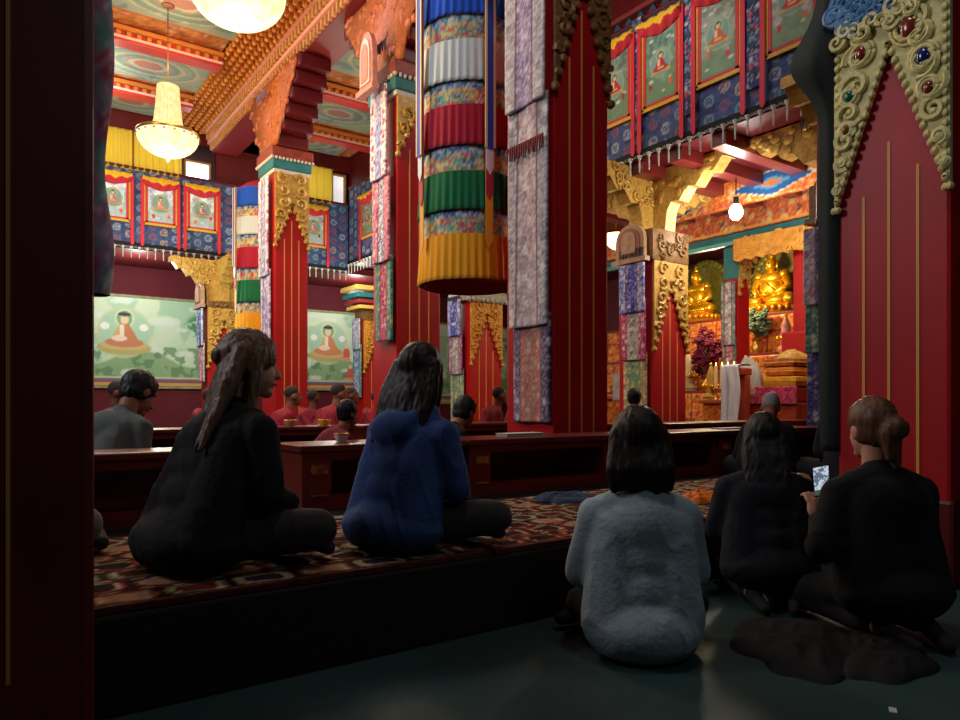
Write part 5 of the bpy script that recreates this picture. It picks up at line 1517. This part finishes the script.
person('child with dark hair bowed low behind the desk beside the blue hooded top',place(316,5.0,.285),10,.80,32,0,0,(0,-22,0),skin='tan',hair=('short',h_black),top=c_mar2,bottom=c_mar2,voxel=.011,seed=25)
person('black-haired person bowed over the desk between the blue hooded top and white booklet',place(418,5.3,.285),6,.98,48,0,0,(0,-24,0),skin='tan',hair=('short',h_black),top=c_black,bottom=c_jean,voxel=.011,seed=27)
person('person with close-cropped grey hair seated in front of the desk',place(762,5.3,Z1-.02),22,.90,34,0,0,(0,-6,0),skin='tan',hair=('shaved',h_grey),top=c_black,bottom=c_jean,voxel=.01,seed=29)
person('person in dark blue seated behind the jewelled pillar beside the dark drape',place(857,4.75,.29),30,1.0,12,0,0,(0,-10,0),skin='tan',hair=('short',h_black),top=c_navy,bottom=c_jean,voxel=.011,seed=31)
person('person with dark hair sitting beyond the desk in front of the picture stand',place(631,7.95,.285),30,.9,14,0,0,(0,-6,0),skin='tan',hair=('short',h_black),top=c_mar2,bottom=c_mar2,voxel=.012,seed=33)
ml=[(99,7.75,.97,-25,16,'monk in maroon robe at the edge of the dark unlit pillar, before the large mural'),
 (125,8.95,.95,10,14,'monk in maroon robe behind the young man in the grey-green top'),
 (197,8.9,.93,20,18,'monk in maroon robe under the trees of the large mural'),
 (275,7.75,.95,-12,18,'monk in maroon robe seated right beside the bright red pillar, bowed'),
 (305,8.95,.92,20,14,'monk in maroon robe in the back row just past the bright red pillar'),
 (317,7.7,1.02,-8,24,'monk in maroon robe with broad bowed back, behind the yellow bowl'),
 (340,8.95,.96,-30,14,'monk in maroon robe in the back row over the child\'s head'),
 (368,8.9,.92,14,16,'monk in maroon robe next to the thick red pillar and its pink hanging'),
 (483,7.75,1.0,-20,22,'monk in maroon robe bowed at the foot of the yellow-headed pillar'),
 (512,7.95,.98,-60,12,'monk in maroon robe with a pale scarf, beside the grey brocade hanging')]
for k,(px,v,s,az,le,lb) in enumerate(ml):
    X=(px-480)/F; Y=v/(CA-SA*X); p=W(px,403,Y)
    t,H,_=person(lb,(p.x,p.y,.285),az,s,le,0,0,(0,-16-3*(k%3),0),skin='tan' if k%2 else 'brown',hair=('shaved',h_stub),top=c_mar if k%2 else c_mar2,bottom=c_mar2,robe=True,knee=.74,kneeL=.74,voxel=.013,it=3,seed=40+k)
    if 'scarf' in lb:
        MB().tube([(.10,.10,.5),(.08,.0,.57),(-.04,-.06,.57),(-.10,.06,.55),(-.11,.13,.34)],[.03,.035,.035,.035,.03],10).build('pale_scarf',mat('pale_scarf_cloth',(196,180,166),.8),t,smooth=True)
# ================= camera and light
cd=bpy.data.cameras.new('camera'); cam=bpy.data.objects.new('camera',cd); COL.objects.link(cam)
cam.location=(0,0,EYE); cam.rotation_euler=(PI/2,0,-math.radians(90-54.7))
cd.sensor_width=36; cd.sensor_fit='HORIZONTAL'; cd.lens=36*F/960; cd.shift_y=43/960.; cd.clip_start=.02
SC.camera=cam
def light(name,kind,loc,energy,col=(255,255,255),size=.3,rot=None,sy=None,spread=None):
    d=bpy.data.lights.new(name,kind); d.energy=energy; d.color=tuple(lin(rgb(col)))
    if kind=='AREA':
        d.size=size
        if sy: d.shape='RECTANGLE'; d.size_y=sy
        if spread: d.spread=math.radians(spread)
    else: d.shadow_soft_size=size
    o=bpy.data.objects.new(name,d); COL.objects.link(o); o.location=loc
    if rot: o.rotation_euler=rot
    return o
WARM=(255,214,160)
light('chandelier_light','POINT',(2.09,7.10,4.3),150,WARM,.3)
light('chandelier_light','POINT',(2.09,7.10,5.9),70,WARM,.3)
light('chandelier_light','POINT',(p_ch.x,p_ch.y,4.05),150,WARM,.3)
light('chandelier_light','POINT',(p_ch.x,p_ch.y,5.7),70,WARM,.3)
light('bulb_light','POINT',(BULB[0]-.02,BULB[1],BULB[2]-.25),28,(255,246,236),.12)
light('pendant_light','POINT',(8.5,7.9,2.5),20,WARM,.2)
# fill lights without fixtures, added to brighten the altar, murals and hall
light('altar_fill','POINT',(10.7,7.9,3.2),150,(255,226,180),.2)
light('altar_fill','POINT',(9.2,4.6,2.9),50,(255,226,180),.2)
light('altar_fill','POINT',(7.3,5.3,3.2),60,(255,240,220),.2)
light('hall_fill','POINT',(5.6,10.5,4.8),110,(255,230,196),.3)
light('hall_fill','POINT',(2.4,13.4,3.0),130,(250,250,236),.3)
light('hall_fill','POINT',(6.1,13.5,3.2),120,(252,248,232),.3)
light('ceiling_fill','AREA',(2.0,8.6,6.3),90,(226,236,255),2.5,(0,0,0))  # broad downward fill added under the ceiling to light the hall
light('hall_fill','POINT',(5.2,5.6,5.6),60,(236,230,226),.3)
light('left_fill','AREA',(-3.4,6.2,5.2),230,(236,236,244),2.6,(0,math.radians(-82),0),1.8)  # area fill added high at the left wall for banners and pillar faces
light('hall_fill','POINT',(2.2,1.75,5.6),105,(244,238,236),.35)
light('hall_fill','POINT',(1.5,13.2,5.9),70,(250,246,236),.35)
light('hall_fill','POINT',(2.6,15.6,3.45),60,(246,250,240),.2)
light('hall_fill','POINT',(7.4,15.6,3.45),60,(246,250,240),.2)
# weak fill light added behind the camera, below the aisle ceiling
light('aisle_fill','AREA',(1.9,-1.2,3.6),13,(214,230,240),1.2,(math.radians(28),0,math.radians(-20)),.1)
wd=bpy.data.worlds.new('world'); SC.world=wd; wd.use_nodes=True
wd.node_tree.nodes['Background'].inputs[0].default_value=(.5,.55,.6,1); wd.node_tree.nodes['Background'].inputs[1].default_value=.02
vs=SC.view_settings; vs.view_transform='Standard'; vs.look='None'; vs.exposure=0; vs.gamma=1; vs.use_curve_mapping=False
